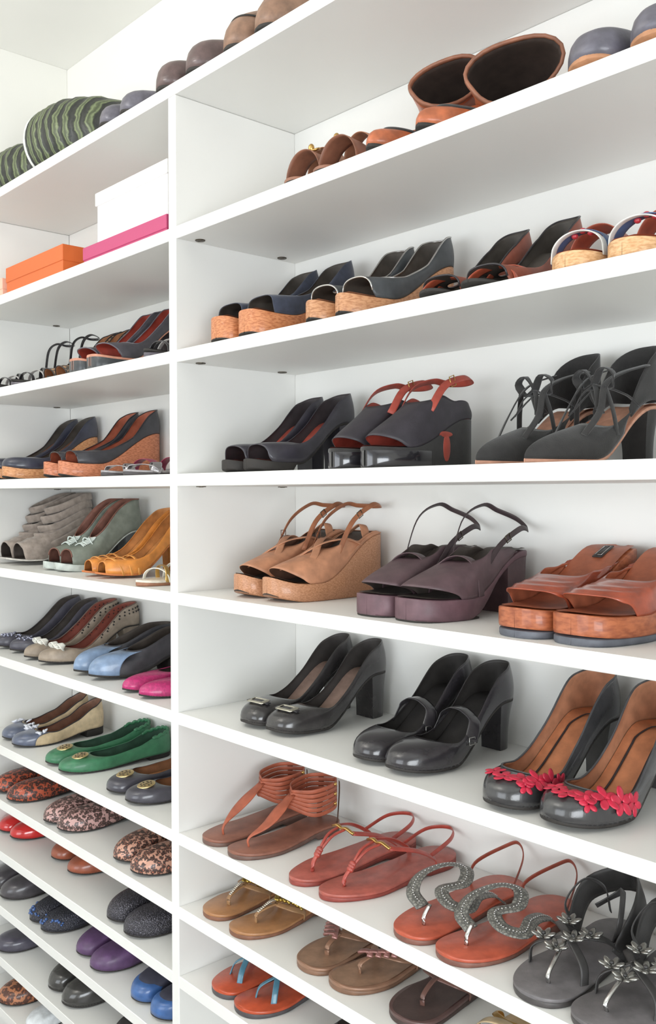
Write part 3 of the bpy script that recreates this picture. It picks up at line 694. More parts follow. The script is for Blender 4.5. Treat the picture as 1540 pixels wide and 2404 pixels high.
PUR = leather('#5b474b', .5, .05, .2); PURB = leather('#664b52', .5)
def purplesling(*a, **k):
    s = Shoe(*a, L=.280, h=.100, p=.030, W=.048, toe='square', spring=.003, waist=.8, heelw=.8, rise=(.36, .88))
    s.slab('outsole', RUB, lambda x: 0, lambda x: .003, 0, .42, .96)
    s.slab('platform', PURB, lambda x: s.spring*max(0, 1-x/.22)**2+max(0, s.zs(x)-.012)*sst(.30, .62, x), lambda x: s.zs(x)-.001)
    s.heel(PUR, 'block', .72, .9); s.insole(DKI, .02)
    s.upper(PUR, DKI, sv=.40, peep=(1.05, .30), wall=((0, .056), (.35, .052), (.6, .022), (.76, .002), (1, .002)), ht=.020, tn=3, open=.9, arc=2.15, slope=.8)
    s.arch(.36, .44, .062, .024, PUR, 'cross_strap', mid=.42)
    s.sling(.5, .010, leather('#3e3234', .5), skew=.020, top=.066, z0=.03, hz=.02, back=-.002, out_=1.05, bk=DARKM, drop=.2)
    return s
pair(purplesling, 'platform_sandal', 'dark plum slingback platform sandals with raised heel straps', '', z5, (-1.112, .026), (-1.007, .026))
RBR = leather('#9e4a32', .3, .4, .25); RIN = leather('#a65e42', .5)
def redmule(*a, **k):
    s = Shoe(*a, L=.292, h=.112, p=.034, W=.050, toe='square', spring=.004, waist=.84, heelw=.84, rise=(.34, .92))
    s.slab('outsole', leather('#5d6068', .6), lambda x: 0, lambda x: .010, 0, 1, .97)
    s.slab('wedge', cork('#b0643e', '#8f4a2c', 60), lambda x: .010+s.spring*max(0, 1-x/.22)**2, lambda x: s.zs(x)-.001); s.insole(RIN, .02)
    s.upper(RBR, RIN, sv=.34, peep=(1.0, .42), arc=1.9, wall=((0, .044), (.30, .036), (.5, .016), (.62, .002), (1, .002)), ht=.026, tn=1.8, open=.93, pleat=.0016, slope=.6)
    p = [s.P(x, u, .006) for x, u in ((.74, -.3), (.82, -.3), (.82, .3), (.74, .3))]
    sl = (s.zs(.84)-s.zs(.76))/(.08*s.L); RX = Matrix.Rotation(math.atan(sl), 3, 'X'); p = s.P(.80, 0, .003); bv, bf = boxg(-.009, .009, -.020, .020, -.001, .0015); dec(s, 'insole_label', ([p+RX @ Vector(v) for v in bv], bf), leather('#2f2a28', .4))
    dec(s, 'label_frame', ribbon_geo([p+RX @ Vector((dx, dy, .0018)) for dx, dy in ((-.0055, -.015), (.0055, -.015), (.0055, .015), (-.0055, .015))], .0012, .0008, p-Vector((0, 0, .1)), True), SILV)
    return s
pair(redmule, 'platform_mule', 'red-brown leather open-toe mules on thick glossy platforms', '', z5, (-.808, .020, -1), (-.700, .020, -1))

# ------------------------------------------------------------------ sixth shelf, right bay
PTB = patent('#2e2b2c')
pair(lambda *a, **k: pump(*a, m=leather('#322f2f', .26, .5), li=leather('#3c3836', .6), ins=leather('#8d7468', .55), L=.282, h=.088, W=.042, toe='square', k=.78, s0=.80, sv=.27, deco=buckle_plate(metalm('#cfcaba', .35), .60, .019, .009)), 'block_heel_pump', 'black pumps with silver buckle plates on the toes', '', z6, (-1.446, .026), (-1.350, .026))
pair(lambda *a, **k: pump(*a, m=leather('#2f2c2f', .24, .5), li=leather('#2e2b29', .6), ins=leather('#2c2928', .6), L=.285, h=.086, W=.046, toe='round', k=.62, s0=.80, sv=.24, ht=.029, deco=maryjane(leather('#312e31', .24, .5), w=.024)), 'mary_jane', 'black round-toed Mary Jane pumps with instep straps', '', z6, (-1.124, .020), (-1.030, .018))
pair(lambda *a, **k: pump(*a, m=leather('#3c3b3c', .26, .5), li=leather('#b07c5e', .6), ins=leather('#bd7a54', .55), L=.305, h=.092, W=.050, toe='round', k=.5, s0=.82, sv=.20, ht=.034, trim=leather('#4a4a4c', .3), tn=3.0, wall=((0, .036), (.3, .030), (.55, .036), (.8, .058), (1, .068)), deco=seq(flowers, insole_lines)), 'floral_pump', 'black pumps with tan lining and red flower applique', '', z6, (-.828, -.0, -1), (-.715, .001, -1))

# ------------------------------------------------------------------ seventh shelf, right bay
BRF = leather('#8b5b4a', .5, .1, .2); BRST = leather('#a4583f', .5)
def anklesandal(*a, **k):
    s = thong(*a, m=BRF, L=.262, W=.044, h=.012, sm=leather('#6b5148', .5))
    t0 = s.P(.16, -s.side*.1, 0); top = s.P(.56, -s.side*.1, .078)
    s.strap([t0, t0+Vector((0, .002, .018)), s.P(.32, 0, .040), top], lambda q: .006+.026*sst(.3, .8, q)*(1-.5*sst(.8, 1, q)), .003, BRST, 'front_strap', s.P(.6, 0, -.1), 24)
    for k_ in range(6):
        z_ = .036+.0095*k_; yy = .80+.01*k_
        pts = [top+Vector((0, -.004*(5-k_)*.6, (k_-4)*.005)), s.P(.66, -1.0, z_), s.P(.86, -1.1, z_+.002), s.P(.985, -.3, z_+.004), s.P(.985, .3, z_+.004), s.P(.86, 1.1, z_+.002), s.P(.66, 1.0, z_)]
        s.strap(pts+[pts[0]], .0085, .0028, BRST, 'ankle_strap', s.P(.8, 0, z_), 46)
    s.strap([s.P(.93, -.9, .0), s.P(.95, -1.0, .06), s.P(.95, -1.0, .084)], .012, .002, leather('#5d4438', .6), 'back_stay', s.P(.8, 0, .05), 8)
    s.strap([s.P(.93, .9, .0), s.P(.95, 1.0, .06), s.P(.95, 1.0, .084)], .012, .002, leather('#5d4438', .6), 'back_stay', s.P(.8, 0, .05), 8)
    dec(s, 'buckle', join([lump_geo(s.P(.86, 1.16, .046+.02*q), (.003, .004, .004)) for q in range(3)]), GOLD); return s
pair(anklesandal, 'ankle_strap_sandal', 'brown thong sandals with stacked ankle straps by the divider', '', z7, (-1.550, .004), (-1.445, .002))
REDS = leather('#a5453a', .38, .3); RFB = leather('#a8584c', .42, .15)
def redthong(*a, **k):
    s = thong(*a, m=RFB, L=.305, W=.046, h=.010, sm=leather('#8c3f36', .5), toe='oval')
    t0 = s.P(.16, -s.side*.05, 0); kn = s.P(.20, -s.side*.05, .028); top = s.P(.40, -s.side*.1, .062)
    s.strap([t0, t0+Vector((0, .001, .015)), kn], .009, .004, REDS, 'toe_post', None, 8)
    for dx in (-.006, .006): s.strap([kn, kn.lerp(top, .5)+Vector((dx, 0, .010)), top+Vector((dx*1.5, 0, 0))], .006, .004, REDS, 'instep_cord', None, 12)
    dec(s, 'knot', join([lump_geo(kn+Vector((0, .003*i, .004*i)), (.008, .005, .006)) for i in range(3)]), REDS)
    s.strap([top+Vector((-.030, .004, -.004)), top+Vector((-.012, 0, .003)), top, top+Vector((.012, 0, .003)), top+Vector((.030, .004, -.004))], .007, .005, GOLD, 'gold_bar', None, 16)
    for sg in (-1, 1):
        s.strap([top+Vector((sg*.028, .004, -.003)), s.P(.60, sg*1.0, .040), s.P(.74, sg*1.02, .012), s.P(.76, sg*.95, -.004)], .009, .003, REDS, 'side_strap', s.P(.6, 0, 0), 22)
    s.strap([s.P(.70, -1.02, .02), s.P(.9, -.9, .036), s.P(1.0, 0, .04), s.P(.9, .9, .036), s.P(.70, 1.02, .02)], .008, .0025, REDS, 'heel_strap', s.P(.8, 0, .02), 30)
    return s
pair(redthong, 'thong_sandal', 'brick red cord thong sandals with gold bars', '', z7, (-1.288, .010, -3), (-1.190, .008, -4))
SNK = snake('#85847c', '#5a5955', 190); ORF = leather('#b8573f', .42, .15, .2)
def snakethong(*a, **k):
    s = thong(*a, m=ORF, L=.290, W=.049, h=.010, sm=leather('#7b5246', .5)); d = s.side
    t0 = s.P(.17, -d*.1, 0)
    s.strap([t0, t0+Vector((0, .001, .014)), s.P(.22, -d*.15, .030)], .007, .004, SILV, 'toe_post', None, 8)
    pts = [s.P(.21, -.15, .022), s.P(.24, -.75, .034), s.P(.36, -1.0, .050), s.P(.50, -.65, .060), s.P(.54, .1, .058), s.P(.44, .55, .050), s.P(.33, .15, .044), s.P(.27, .75, .036), s.P(.34, 1.25, .030), s.P(.46, 1.1, .034), s.P(.60, 1.05, .022), s.P(.70, 1.02, .000)]
    s.strap(pts, .024, .0035, SNK, 'snake_strap', s.P(.40, 0, -.20), 80)
    P = crom(pts, 76); G = []
    for i in range(2, 74): G.append(lump_geo(P[i]+Vector((0, 0, .0024)), (.0019, .0019, .0014), 6, 4))
    dec(s, 'chain_trim', join(G), SILV)
    s.strap([s.P(.74, -1.0, .0), s.P(.80, -1.05, .03), s.P(.98, -.7, .055), s.P(1.03, .1, .060), s.P(.97, .9, .045), s.P(.78, 1.1, .012)], .008, .0022, leather('#8f4535', .45), 'heel_strap', s.P(.82, 0, .03), 36)
    return s
pair(snakethong, 'thong_sandal', 'coral thong sandals with winding grey snakeskin chain straps', '', z7, (-1.010, .002, -2), (-.905, .0, -3))
GRF = leather('#6e6a6b', .5, .1, .22); GRK = leather('#3a3837', .45)
def flowersandal(*a, **k):
    s = thong(*a, m=GRF, L=.285, W=.052, h=.012, sm=leather('#4a4645', .5)); d = s.side
    t0 = s.P(.17, -d*.1, 0); top = s.P(.36, -d*.1, .050)
    s.strap([t0, t0+Vector((0, .001, .016)), top], .006, .004, SILV, 'toe_post', None, 12)
    for sg in (-1, 1):
        s.strap([s.P(.28, sg*.9, -.003), s.P(.30, sg*.8, .026), top], .014, .003, GRK, 'vamp_strap', s.P(.33, 0, -.03), 16)
        s.strap([top, s.P(.50, sg*.85, .040), s.P(.62, sg*1.0, .010)], .012, .003, GRK, 'side_strap', s.P(.5, 0, -.02), 16)
        pts = [s.P(.62, sg*.8, .02), s.P(.60, sg*1.1, .055), s.P(.70, sg*.8, .085), s.P(.78, sg*.3, .07), s.P(.70, -sg*.3, .05)]
        s.strap(pts, .010, .002, GRK, 'lace_loop', s.P(.65, 0, .04), 26)
    s.strap([s.P(.62, -1.0, .0), s.P(.80, -1.05, .055), s.P(1.0, 0, .07), s.P(.80, 1.05, .055), s.P(.62, 1.0, .0)], .050, .003, GRK, 'heel_cuff', s.P(.78, 0, .05), 30)
    for (x, u, z_) in ((.30, -.5, .045), (.34, .35, .052), (.42, -.1, .062), (.44, .6, .05), (.26, .05, .042)):
        c = s.P(x, u, z_); G = []
        for q in range(6):
            a = 2*pi*q/6+x*9; G.append(lump_geo(c+Vector((cos(a)*.010, sin(a)*.010, 0)), (.0095, .0048, .0028), 8, 5, Matrix.Rotation(a, 3, 'Z') @ Matrix.Rotation(-.4, 3, 'Y')))
        fl_ = dec(s, 'flower', join(G), metalm('#a9a8a4', .32)); ce = dec(s, 'flower_centre', lump_geo(c+Vector((0, 0, .003)), (.0035, .0035, .003), 8, 5), GRK); ce.parent = fl_
    return s
pair(flowersandal, 'flower_sandal', 'charcoal thong sandals with pewter flower clusters', '', z7, (-.772, .002, -1), (-.660, -.002, -1))

# ------------------------------------------------------------------ eighth shelf, right bay
def beadflip(*a, **k):
    s = thong(*a, m=leather('#a9784f', .4, .2, .15), L=.25, W=.046, h=.010, sm=leather('#7e5540', .5)); d = s.side
    thongstrap(leather('#a07a55', .45), .012, .22, .026, .55, mid=.40, post=.009)(s)
    P = crom([s.P(.24, -d*.12, .018), s.P(.34, -d*.1, .031), s.P(.40, -d*.05, .031)], 14); G = [lump_geo(p+Vector((0, 0, .003)), (.0042, .0028, .002), 8, 5) for p in P]
    dec(s, 'rhinestones', join(G), metalm('#ded8cc', .2)); G = []
    for sg in (-1, 1):
        for i in range(12):
            q = i/11; c = s.P(.40+.14*q, -d*.05*(1-q)+sg*.9*q, .031-.020*q*q); G.append(lump_geo(c+Vector((0, random.uniform(-.003, .003), .004)), (.004, .004, .004), 8, 5))
    dec(s, 'bead', join(G), metalm('#b39a52', .35)); return s
pair(beadflip, 'flip_flop', 'tan flip-flops with beaded straps by the divider', '', z8, (-1.560, .012), (-1.445, .006))
BRZ = leather('#94705a', .38, .2, .15, metal=.2)
def bronzeflip(*a, **k):
    s = thong(*a, m=BRZ, L=.262, W=.050, h=.010, sm=leather('#7c5c48', .45), edge=leather('#a07e66', .4, .1, metal=.2))
    d = s.side; thongstrap(BRZ, .013, .22, .026, .56, mid=.36, post=.010)(s); G = []
    for i in range(5):
        q = i/4; c = s.P(.26+.05*i*.8, -d*.1+d*.75*q, .030); G.append(ribbon_geo(crom([c+Vector((-.011, 0, 0)), c+Vector((-.006, -.005, .007)), c+Vector((.006, .005, .007)), c+Vector((.011, 0, 0))], 10), .011, .0045, c-Vector((0, 0, .03))))
    dec(s, 'knotted_braid', join(G), leather('#9d6d66', .32, .4, metal=.3)); return s
pair(bronzeflip, 'flip_flop', 'bronze flip-flops with knotted braid straps', '', z8, (-1.270, .020, -1), (-1.168, .020, -1))
def darkflip(*a, **k):
    s = thong(*a, m=leather('#5a4340', .4, .15), L=.255, W=.052, h=.010, sm=leather('#433430', .5), edge=leather('#4c3c39', .45))
    thongstrap(leather('#6b4c44', .4, .3), .010, .22, .030, .52, mid=.38, post=.009)(s); return s
pair(darkflip, 'flip_flop', 'dark brown flip-flops with slim leather posts', '', z8, (-1.040, .026, -2), None)
for sf in shoes[-1:]: sf.root['label'] = 'dark brown flip-flop with slim post right of the bronze pair'
def goldflip(*a, **k):
    s = thong(*a, m=leather('#bfa277', .4, .2), L=.25, W=.046, h=.010, sm=leather('#54453a', .5)); thongstrap(GOLD, .010, .2, .03, .52, mid=.36)(s)
    s.arch(.3, .36, .032, .02, leather('#c2ab88', .4), 'vamp_strap'); return s
pair(goldflip, 'flip_flop', 'beige and gold flip-flops at the photo\'s bottom edge', '', z8, (-.875, .012), None)
shoes[-1].root['label'] = 'beige and gold flip-flop at the bottom edge beside the dark brown one'

# ------------------------------------------------------------------ ninth shelf, right bay
TEAL = leather('#4c7d92', .35, .3)
def blueflip(*a, **k):
    s = thong(*a, m=leather('#bb4f2f', .35, .3, .2), L=.245, W=.048, h=.010, sm=leather('#4f4a4c', .5), t=.012); d = s.side
    s.strap([s.P(.20, -d*.35, -.002), s.P(.24, -d*.3, .020), s.P(.36, 0, .036)], .012, .003, TEAL, 'toe_strap', s.P(.3, 0, -.03), 12)
    s.strap([s.P(.24, d*.55, -.002), s.P(.28, d*.4, .022), s.P(.36, 0, .036)], .012, .003, TEAL, 'toe_strap', s.P(.3, 0, -.03), 12)
    for sg in (-1, 1): s.strap([s.P(.36, 0, .036), s.P(.46, sg*.8, .028), s.P(.54, sg*1.0, .0)], .014, .003, TEAL, 'side_strap', s.P(.45, 0, -.02), 14)
    return s
pair(blueflip, 'flip_flop', 'orange-red flip-flops with teal blue straps', '', z9, (-1.528, .012), (-1.428, .006))
pair(lambda *a, **k: flat(*a, m=BLKS), 'ballet_flat', 'black suede flats below the bronze flip-flops', '', z9, (-1.215, .010), None)
shoes[-1].root['label'] = 'black shoe just showing below the bronze flip-flops, lowest row'

# ------------------------------------------------------------------ left bay, third shelf
def strappyheel(*a, **k):
    s = Shoe(*a, L=.26, h=.085, p=.010, W=.040, toe='almond', rise=(.34, .9))
    s.sole(RUB); s.insole(leather('#4c4444', .5), .02); s.heel(BLKP, 'block', .82, .5)
    s.arch(.14, .18, .026, .010, BLKP, 'toe_strap'); s.arch(.24, .30, .034, .010, leather('#b9b4b2', .25, .4), 'silver_strap'); s.arch(.38, .30, .042, .010, BLKP, 'cross_strap')
    s.sling(.70, .008, BLKP, top=.07, z0=.0, hz=.02); s.slab('platform_edge', leather('#56505a', .2, .6), lambda x: 0, lambda x: .012, .0, .4, 1.0); return s
pair(strappyheel, 'strappy_sandal', 'black strappy heels with silver straps at far left', '', z3, (-2.640, .018), (-2.480, .016))
MUL = snake('#b08a68', '#4a4540', 90)
def snakeheel(*a, **k):
    s = pump(*a, m=MUL, li=TANL, ins=TANL, L=.265, h=.100, W=.040, peep=(.8, .5), sv=.34, toe='almond', trim=BLK, k=.5)
    s.arch(.30, .34, .048, .012, BLK, 'instep_strap'); s.arch(.42, .36, .052, .010, BLK, 'instep_strap'); return s
pair(snakeheel, 'snakeskin_sandal', 'brown snake-print heels behind black straps, left bay', '', z3, (-2.390, .040), (-2.310, .040))
def plat(*a, **k):
    s = pump(*a, m=leather('#4a474d', .4, .1), li=REDI, ins=leather('#9c4236', .5), L=.262, h=.118, p=.026, W=.043, peep=(.95, .5), sv=.30, toe='square', k=.7, trim=leather('#6c6870', .3), wall=((0, .040), (.35, .03), (.6, .03), (.85, .052), (1, .060)), solem=leather('#c98c74', .5))
    s.slab('platform', leather('#3d4044', .35, .2), lambda x: .002+max(0, s.zs(x)-.014)*sst(.2, .5, x), lambda x: s.zs(x)-.005, .0, .5, 1.0); return s
pair(plat, 'platform_pump', 'black platform pumps with brick red lining, left bay', '', z3, (-2.135, .016), (-2.030, .016))
pair(strappyheel, 'strappy_sandal', 'black strappy heels with silver straps against the divider', '', z3, (-1.790, .012), None)
shoes[-1].root['label'] = 'black silver-strapped heel against the divider, beside red-lined platform pumps'

# ------------------------------------------------------------------ left bay, fourth shelf
pair(lambda *a, **k: wedgeshoe(*a, m=leather('#3a3c4a', .28, .4), li=OLV, ins=leather('#7c5340', .6), wm=cork('#d9a070', '#b8784a'), L=.285, h=.125, p=.026, toe='round', sv=.25, rise=(.3, .95), wall=((0, .034), (.35, .026), (.6, .018), (.85, .05), (1, .062))), 'wedge_pump', 'glossy navy closed-toe wedges with tan soles, left bay', '', z4, (-2.675, .024), (-2.560, .024))
pair(lambda *a, **k: wedgeshoe(*a, m=leather('#3c3b40', .38, .2), li=leather('#a96048', .55), ins=leather('#a96048', .55), wm=cork('#cf8460', '#ad6440'), L=.285, h=.118, p=.032, toe='oval', peep=(.7, .5), sv=.30, rise=(.3, .95), wall=((0, .034), (.35, .026), (.6, .018), (.85, .052), (1, .064)), trim=BLK), 'wedge_pump', 'black peep-toe wedges with salmon cork soles, left bay', '', z4, (-2.312, .024), (-2.212, .024))
def silvers(*a, **k):
    s = thong(*a, m=leather('#9b9698', .3, .3, metal=.3), L=.25, W=.041, h=.012, sm=leather('#4b4648', .5), toe='almond')
    s.arch(.10, .28, .015, .022, metalm('#b9b6ba', .25), 'toe_strap'); s.arch(.40, .22, .020, .022, metalm('#b9b6ba', .25), 'cross_strap'); s.arch(.46, .54, .030, .026, leather('#9e3a55', .4), 'berry_strap'); return s
pair(silvers, 'flat_sandal', 'flat silver sandals with berry straps near the divider', '', z4, (-1.985, .012), (-1.862, .010))

# ------------------------------------------------------------------ left bay, fifth shelf
TPE = suede('#978a80')
def drapedboot(*a, **k):
    s = Shoe(*a, L=.262, h=.085, p=.012, W=.043, toe='round', rise=(.32, .9)); s.sole(leather('#c9c4bc', .5)); s.heel(TPE, 'block', .78, .7); s.insole(DKI, .03)
    s.upper(TPE, DKI, sv=.46, peep=(.75, .35), wall=((0, .085), (.5, .09), (1, .075)), ht=.05, beta=.5, tn=2, pleat=.003)
    for i in range(5):
        z_ = .03+.022*i; x = .46+.03*i
        s.strap([s.P(x-.18+.01*i, 0, z_+.010), s.P(x, -.95, z_), s.P(.85, -1.0, z_-.012), s.P(.99, 0, z_-.010), s.P(.85, 1.0, z_-.012), s.P(x, .95, z_), s.P(x-.18+.01*i, 0, z_+.010)], .022+.004*(i % 2), .007, TPE, 'draped_fold', s.P(.7, 0, z_), 44, closed=True)
    return s
pair(drapedboot, 'draped_bootie', 'taupe suede draped booties at the left edge', '', z5, (-2.690, .045), (-2.590, .045))
SAG = leather('#7e857a', .5, .05, .2)
def laceboot(*a, **k):
    s = Shoe(*a, L=.245, h=.10, p=.014, W=.040, toe='round', rise=(.30, .9)); s.sole(leather('#bfc6c0', .5)); s.heel(leather('#5a5f60', .5), 'block', .76, .8); s.insole(DKI, .03)
    s.upper(SAG, leather('#84594c', .6), sv=.40, peep=(.7, .40), wall=((0, .062), (.5, .085), (1, .085)), ht=.042, beta=.5, tn=2, q=1.15, trim=leather('#84594c', .6))
    G = []
    for i in range(5):
        q = .42+.11*i; a, na = s.surf(.55, q); b, nb = s.surf(2*pi-.55, q+.06); c, nc = s.surf(0, q+.03); G.append(ribbon_geo(crom([a+na*.002, c+nc*.005, b+nb*.002], 12), .004, .003, c-nc*.04))
        a, na = s.surf(.55, q+.06); b, nb = s.surf(2*pi-.55, q); G.append(ribbon_geo(crom([a+na*.002, c+nc*.006, b+nb*.002], 12), .004, .003, c-nc*.04))
    dec(s, 'lace', join(G), leather('#d7e0da', .5)); p, n_ = s.surf(0, .9)
    dec(s, 'lace_bow', join([ribbon_geo(crom([p, p+Vector((sg*.016, -.012, .004)), p+Vector((sg*.026, -.006, -.014)), p], 12), .004, .003, p-Vector((0, 0, .1))) for sg in (-1, 1)]), leather('#d7e0da', .5)); return s
pair(laceboot, 'lace_up_bootie', 'grey-green peep-toe lace-up booties, left bay', '', z5, (-2.372, .050), (-2.284, .048))
ORL = leather('#d98a3e', .4, .15, .2)
def orangestrap(*a, **k):
    s = Shoe(*a, L=.272, h=.105, p=.006, W=.042, toe='almond', rise=(.32, .9)); s.sole(leather('#c0703a', .5)); s.heel(ORL, 'block', .84, .4); s.insole(leather('#c98b52', .55), .03)
    s.upper(ORL, leather('#c98b52', .55), sv=.30, peep=(.5, .4), wall=((0, .036), (.4, .03), (.7, .045), (1, .058)), ht=.03)
    for q in range(3): s.arch(.14+.08*q, .20+.07*q, .036+.003*q, .008, leather('#e39a4a', .35, .3), 'toe_strap', mid=.14+.09*q)
    return s
pair(orangestrap, 'strappy_pump', 'bright orange strappy heels, left bay near the divider', '', z5, (-2.118, .030), (-2.032, .028))
def whites(*a, **k):
    s = thong(*a, m=leather('#e6dccb', .35, .3), L=.25, W=.040, h=.012, sm=leather('#9a6a50', .5), toe='almond')
    s.arch(.16, .28, .026, .012, leather('#ebe6da', .3, .3), 'toe_strap'); s.arch(.34, .24, .032, .010, GOLD, 'gold_strap'); s.arch(.40, .5, .036, .012, leather('#ebe6da', .3, .3), 'instep_strap'); return s
pair(whites, 'flat_sandal', 'white and gold flat sandal, fifth shelf against the divider', '', z5, (-1.818, .006), None)
shoes[-1].root['label'] = 'white and gold flat sandal against the divider beside orange heels'

# ------------------------------------------------------------------ left bay, sixth shelf
DP_ = leather('#4c4844', .5, .05)
pair(lambda *a, **k: pump(*a, m=leather('#4a4852', .4, .15), li=leather('#4b443f', .65), ins=leather('#453f3b', .65), L=.30, h=.080, W=.040, toe='almond', k=.45, sv=.22, deco=studs(metalm('#a9abc0', .3), 34, .45, .95, .8, .0040), wall=((0, .030), (.3, .026), (.55, .030), (.8, .045), (1, .055))), 'embellished_pump', 'dark grey pumps with jewelled toes at left edge', '', z6, (-2.672, .040), (-2.560, .040))
def perf(s):
    G = []
    for i in range(2, 13):
        for sg in (1, -1):
            th = (.42+.075*i)*pi*.62+.5; 
            if sg < 0: th = 2*pi-th
            for v in (.62, .80):
                p, n_ = s.surf(th, v); G.append(lump_geo(p, (.0028, .0028, .0028), 6, 4))
    dec(s, 'perforations', join(G), RUB)
pair(lambda *a, **k: pump(*a, m=leather('#9b8c7c', .45), li=leather('#8a4c40', .6), ins=leather('#94503f', .6), L=.300, h=.082, W=.042, toe='almond', k=.45, sv=.24, trim=leather('#6e5a50', .5), deco=seq(perf, bow(leather('#f2eee2', .4), .034, .80)), wall=((0, .032), (.3, .028), (.55, .034), (.8, .050), (1, .060))), 'bow_pump', 'taupe perforated pumps with cream bows', '', z6, (-2.440, .022), (-2.330, .020))
def twotone(s):
    s.upper(leather('#7f95b2', .35, .3), DKI, sv=.33, arc=.95, ht=.040, wall=((0, .052), (1, .040)), name='blue_toe_cap', open=.92)
def clog(*a, **k):
    s = ankle_boot(*a, m=leather('#47464a', .5), li=DKI, hs=.052, sv=.36, L=.285, W=.041, ht=.034, toe='almond', h=.045)
    s.W *= 1.03; twotone(s); return s
pair(clog, 'two_tone_shoe', 'charcoal shoes with light blue toes', '', z6, (-2.150, .022), (-2.052, .020))
pair(lambda *a, **k: flat(*a, m=leopard('#c22f72', '#a8235e', '#b02a68', 120), ins=DKI, L=.25, W=.038, toe='almond', ht=.028, sv=.42), 'ballet_flat', 'magenta flats against the divider', '', z6, (-1.888, .010), (-1.792, .006))

# ------------------------------------------------------------------ left bay, seventh shelf
def creamdeco(s):
    cap = suede('#3b3d48'); s.upper(leather('#5d6478', .3, .4), DKI, sv=.24, arc=.85, ht=.0265, wall=((0, .032), (1, .026)), name='toe_cap', open=.92)
    G = []
    for q in range(12):
        p, n_ = s.surf(random.uniform(-.75, .75) % (2*pi), random.uniform(.55, .98)); a = random.uniform(0, 6.28)
        G.append(lump_geo(p+n_*.004, (.010, .0045, .003), 8, 5, Matrix.Rotation(a, 3, 'Z') @ Matrix.Rotation(random.uniform(-.6, .6), 3, 'Y')))
    dec(s, 'bow', join(G), leather('#d9dbe4', .35, .2))
pair(lambda *a, **k: flat(*a, m=leather('#c9b391', .5), li=leather('#7d5a48', .6), ins=leather('#a85a38', .5), L=.268, W=.043, h=.02, toe='round', trim=BLK, sv=.27, wall=((0, .030), (.3, .028), (.6, .036), (.85, .060), (1, .076)), deco=creamdeco), 'ballet_flat', 'cream flats with dark toes and white bows', '', z7, (-2.600, .028), (-2.493, .018))
GRN = leather('#3f7a57', .42, .15, .2)
def gather(s):
    G = []
    P = [s.surf(2*pi*(.34+.32*k/70), 1)[0]+Vector((0, 0, -.002+.0016*sin(k*.9))) for k in range(71)]
    dec(s, 'elastic_gather', ribbon_geo(P, .009, .006, (0, s.L*.7, .03)), GRN)
pair(lambda *a, **k: flat(*a, m=GRN, li=leather('#3c5a48', .6), ins=leather('#42453e', .6), L=.305, W=.043, toe='round', sv=.27, ht=.028, wall=((0, .030), (.3, .028), (.6, .032), (.85, .050), (1, .058)), deco=seq(medallion(.74, .021), gather)), 'ballet_flat', 'green flats with round gold medallions', '', z7, (-2.282, .010, -3), (-2.176, .002, -3))
pair(lambda *a, **k: flat(*a, m=leather('#45434c', .3, .4), li=leather('#9b6f50', .6), ins=leather('#a8744c', .55), L=.28, W=.045, toe='round', sv=.27, ht=.028, deco=medallion(.72, .021)), 'ballet_flat', 'black flats with round gold medallions', '', z7, (-1.968, .016, -2), (-1.856, .010, -2))

# ------------------------------------------------------------------ left bay, eighth shelf
LEO = [leopard('#b8563a', '#9a4630', '#3d2a26', 95), leopard('#c9a09a', '#a97c74', '#4a3733', 105), leopard('#cf9c86', '#b8705a', '#46312c', 105)]
LD = ['orange leopard-print flats at the left edge', 'pale pink leopard-print flats in the middle', 'peach leopard-print flats against the divider']
LP_ = [((-2.625, .012), (-2.505, .007)), ((-2.290, .008), (-2.195, .008)), ((-1.940, .018), (-1.832, .010))]
for m_, d_, (a_, b_) in zip(LEO, LD, LP_):
    pair(lambda *a, **k: flat(*a, m=m_, L=.262, W=.045, toe='round', sv=.40, ht=.036, wall=((0, .045), (.4, .034), (1, .052)), trim=DKI), 'ballet_flat', d_, '', z8, a_, b_)
# ninth
pair(lambda *a, **k: flat(*a, m=patent('#c81e1e'), L=.26, W=.042, ht=.030, sv=.36, wall=((0, .040), (.4, .030), (1, .05))), 'ballet_flat', 'glossy red patent flats', '', z9, (-2.700, .056), (-2.606, .058))
pair(lambda *a, **k: flat(*a, m=leather('#9c5238', .35, .4), L=.26, W=.041, ht=.030, sv=.36, wall=((0, .038), (.4, .030), (1, .05))), 'ballet_flat', 'reddish brown leather flats beside the red ones', '', z9, (-2.395, .078), (-2.262, .068))
pair(lambda *a, **k: flat(*a, m=glitter('#3c3a40', '#8b8794', 330), L=.26, W=.046, ht=.038, sv=.38, wall=((0, .048), (.4, .034), (1, .052))), 'ballet_flat', 'black jewelled flats against the divider', '', z9, (-1.961, .012), (-1.853, .004))
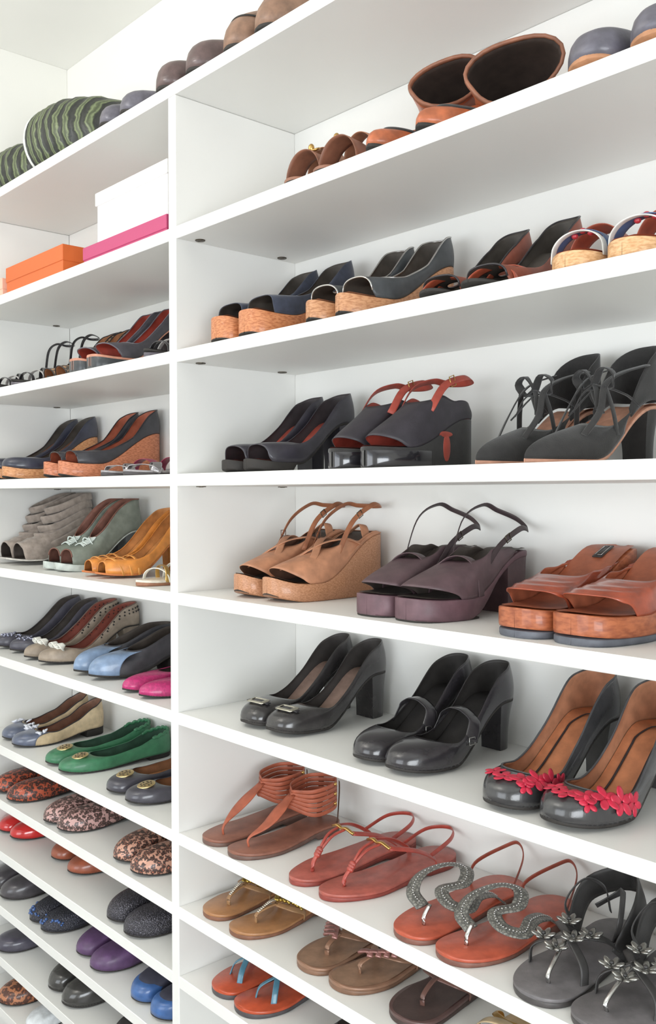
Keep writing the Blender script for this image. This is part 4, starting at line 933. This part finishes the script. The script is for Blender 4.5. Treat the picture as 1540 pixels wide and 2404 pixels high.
# tenth
pair(lambda *a, **k: flat(*a, m=leather('#4a464a', .3, .3), L=.25, W=.044, ht=.038, sv=.40, wall=((0, .046), (1, .052))), 'ballet_flat', 'dark charcoal flats at the left edge', '', z10, (-2.690, .022), (-2.585, .019))
pair(lambda *a, **k: flat(*a, m=glitter('#36363e', '#6a6a78', 330), L=.25, W=.040, ht=.034, sv=.38, wall=((0, .042), (1, .05)), deco=studs(leather('#3f5f98', .2, .6), 18, .1, .35, .8, .004)), 'ballet_flat', 'navy glitter flats with blue stones', '', z10, (-2.402, .018), (-2.313, .016))
pair(lambda *a, **k: flat(*a, m=leather('#5e4268', .45, .1, .25), L=.25, W=.043, ht=.034, sv=.38, wall=((0, .042), (1, .05))), 'ballet_flat', 'purple suede-look flats', '', z10, (-2.150, .028), (-2.043, .018))
def bluecap(s): s.upper(leather('#3f659e', .35, .3), DKI, sv=.22, arc=.9, ht=.036, wall=((0, .036), (1, .03)), name='blue_toe_cap', open=.92)
pair(lambda *a, **k: flat(*a, m=leather('#454553', .45), L=.25, W=.044, ht=.035, sv=.38, wall=((0, .044), (1, .05)), deco=bluecap), 'ballet_flat', 'dark flats with bright blue toe caps', '', z10, (-1.869, .022), (-1.763, .019))
# eleventh and twelfth
pair(lambda *a, **k: flat(*a, m=leather('#4e4b58', .3, .4), L=.25, W=.048, ht=.034, sv=.34), 'ballet_flat', 'slate grey leather flats, lower left edge', '', z11, None, (-2.585, .004))
shoes[-1].root['label'] = 'slate grey leather flat at the left edge, second row from the bottom'
pair(lambda *a, **k: flat(*a, m=leather('#3c3a38', .22, .5), L=.25, W=.045, ht=.042, sv=.42, wall=((0, .050), (1, .052))), 'ballet_flat', 'shiny black round-toed flats', '', z11, (-2.300, .023), (-2.190, .015))
pair(lambda *a, **k: flat(*a, m=leather('#3f3d3c', .4), L=.25, W=.042, ht=.036, sv=.38), 'ballet_flat', 'black flats, lower edge', '', z11, (-1.975, .035), None)
shoes[-1].root['label'] = 'black flat cut off by the bottom edge, right of shiny black pair'
pair(lambda *a, **k: flat(*a, m=leopard('#b97a56', '#9c5c3e', '#57352a', 60), L=.26, W=.050, ht=.034, sv=.40, wall=((0, .042), (1, .05))), 'ballet_flat', 'tan marbled flats', '', z12, None, (-2.570, .004))
shoes[-1].root['label'] = 'tan and brown marbled flat in the bottom left corner'
pair(lambda *a, **k: flat(*a, m=leather('#dfe3e6', .4, .2), L=.25, W=.042, ht=.030, sv=.34), 'ballet_flat', 'white flats', '', z12, (-2.408, .008), None)
shoes[-1].root['label'] = 'white flat beside the tan marbled one in the bottom corner'
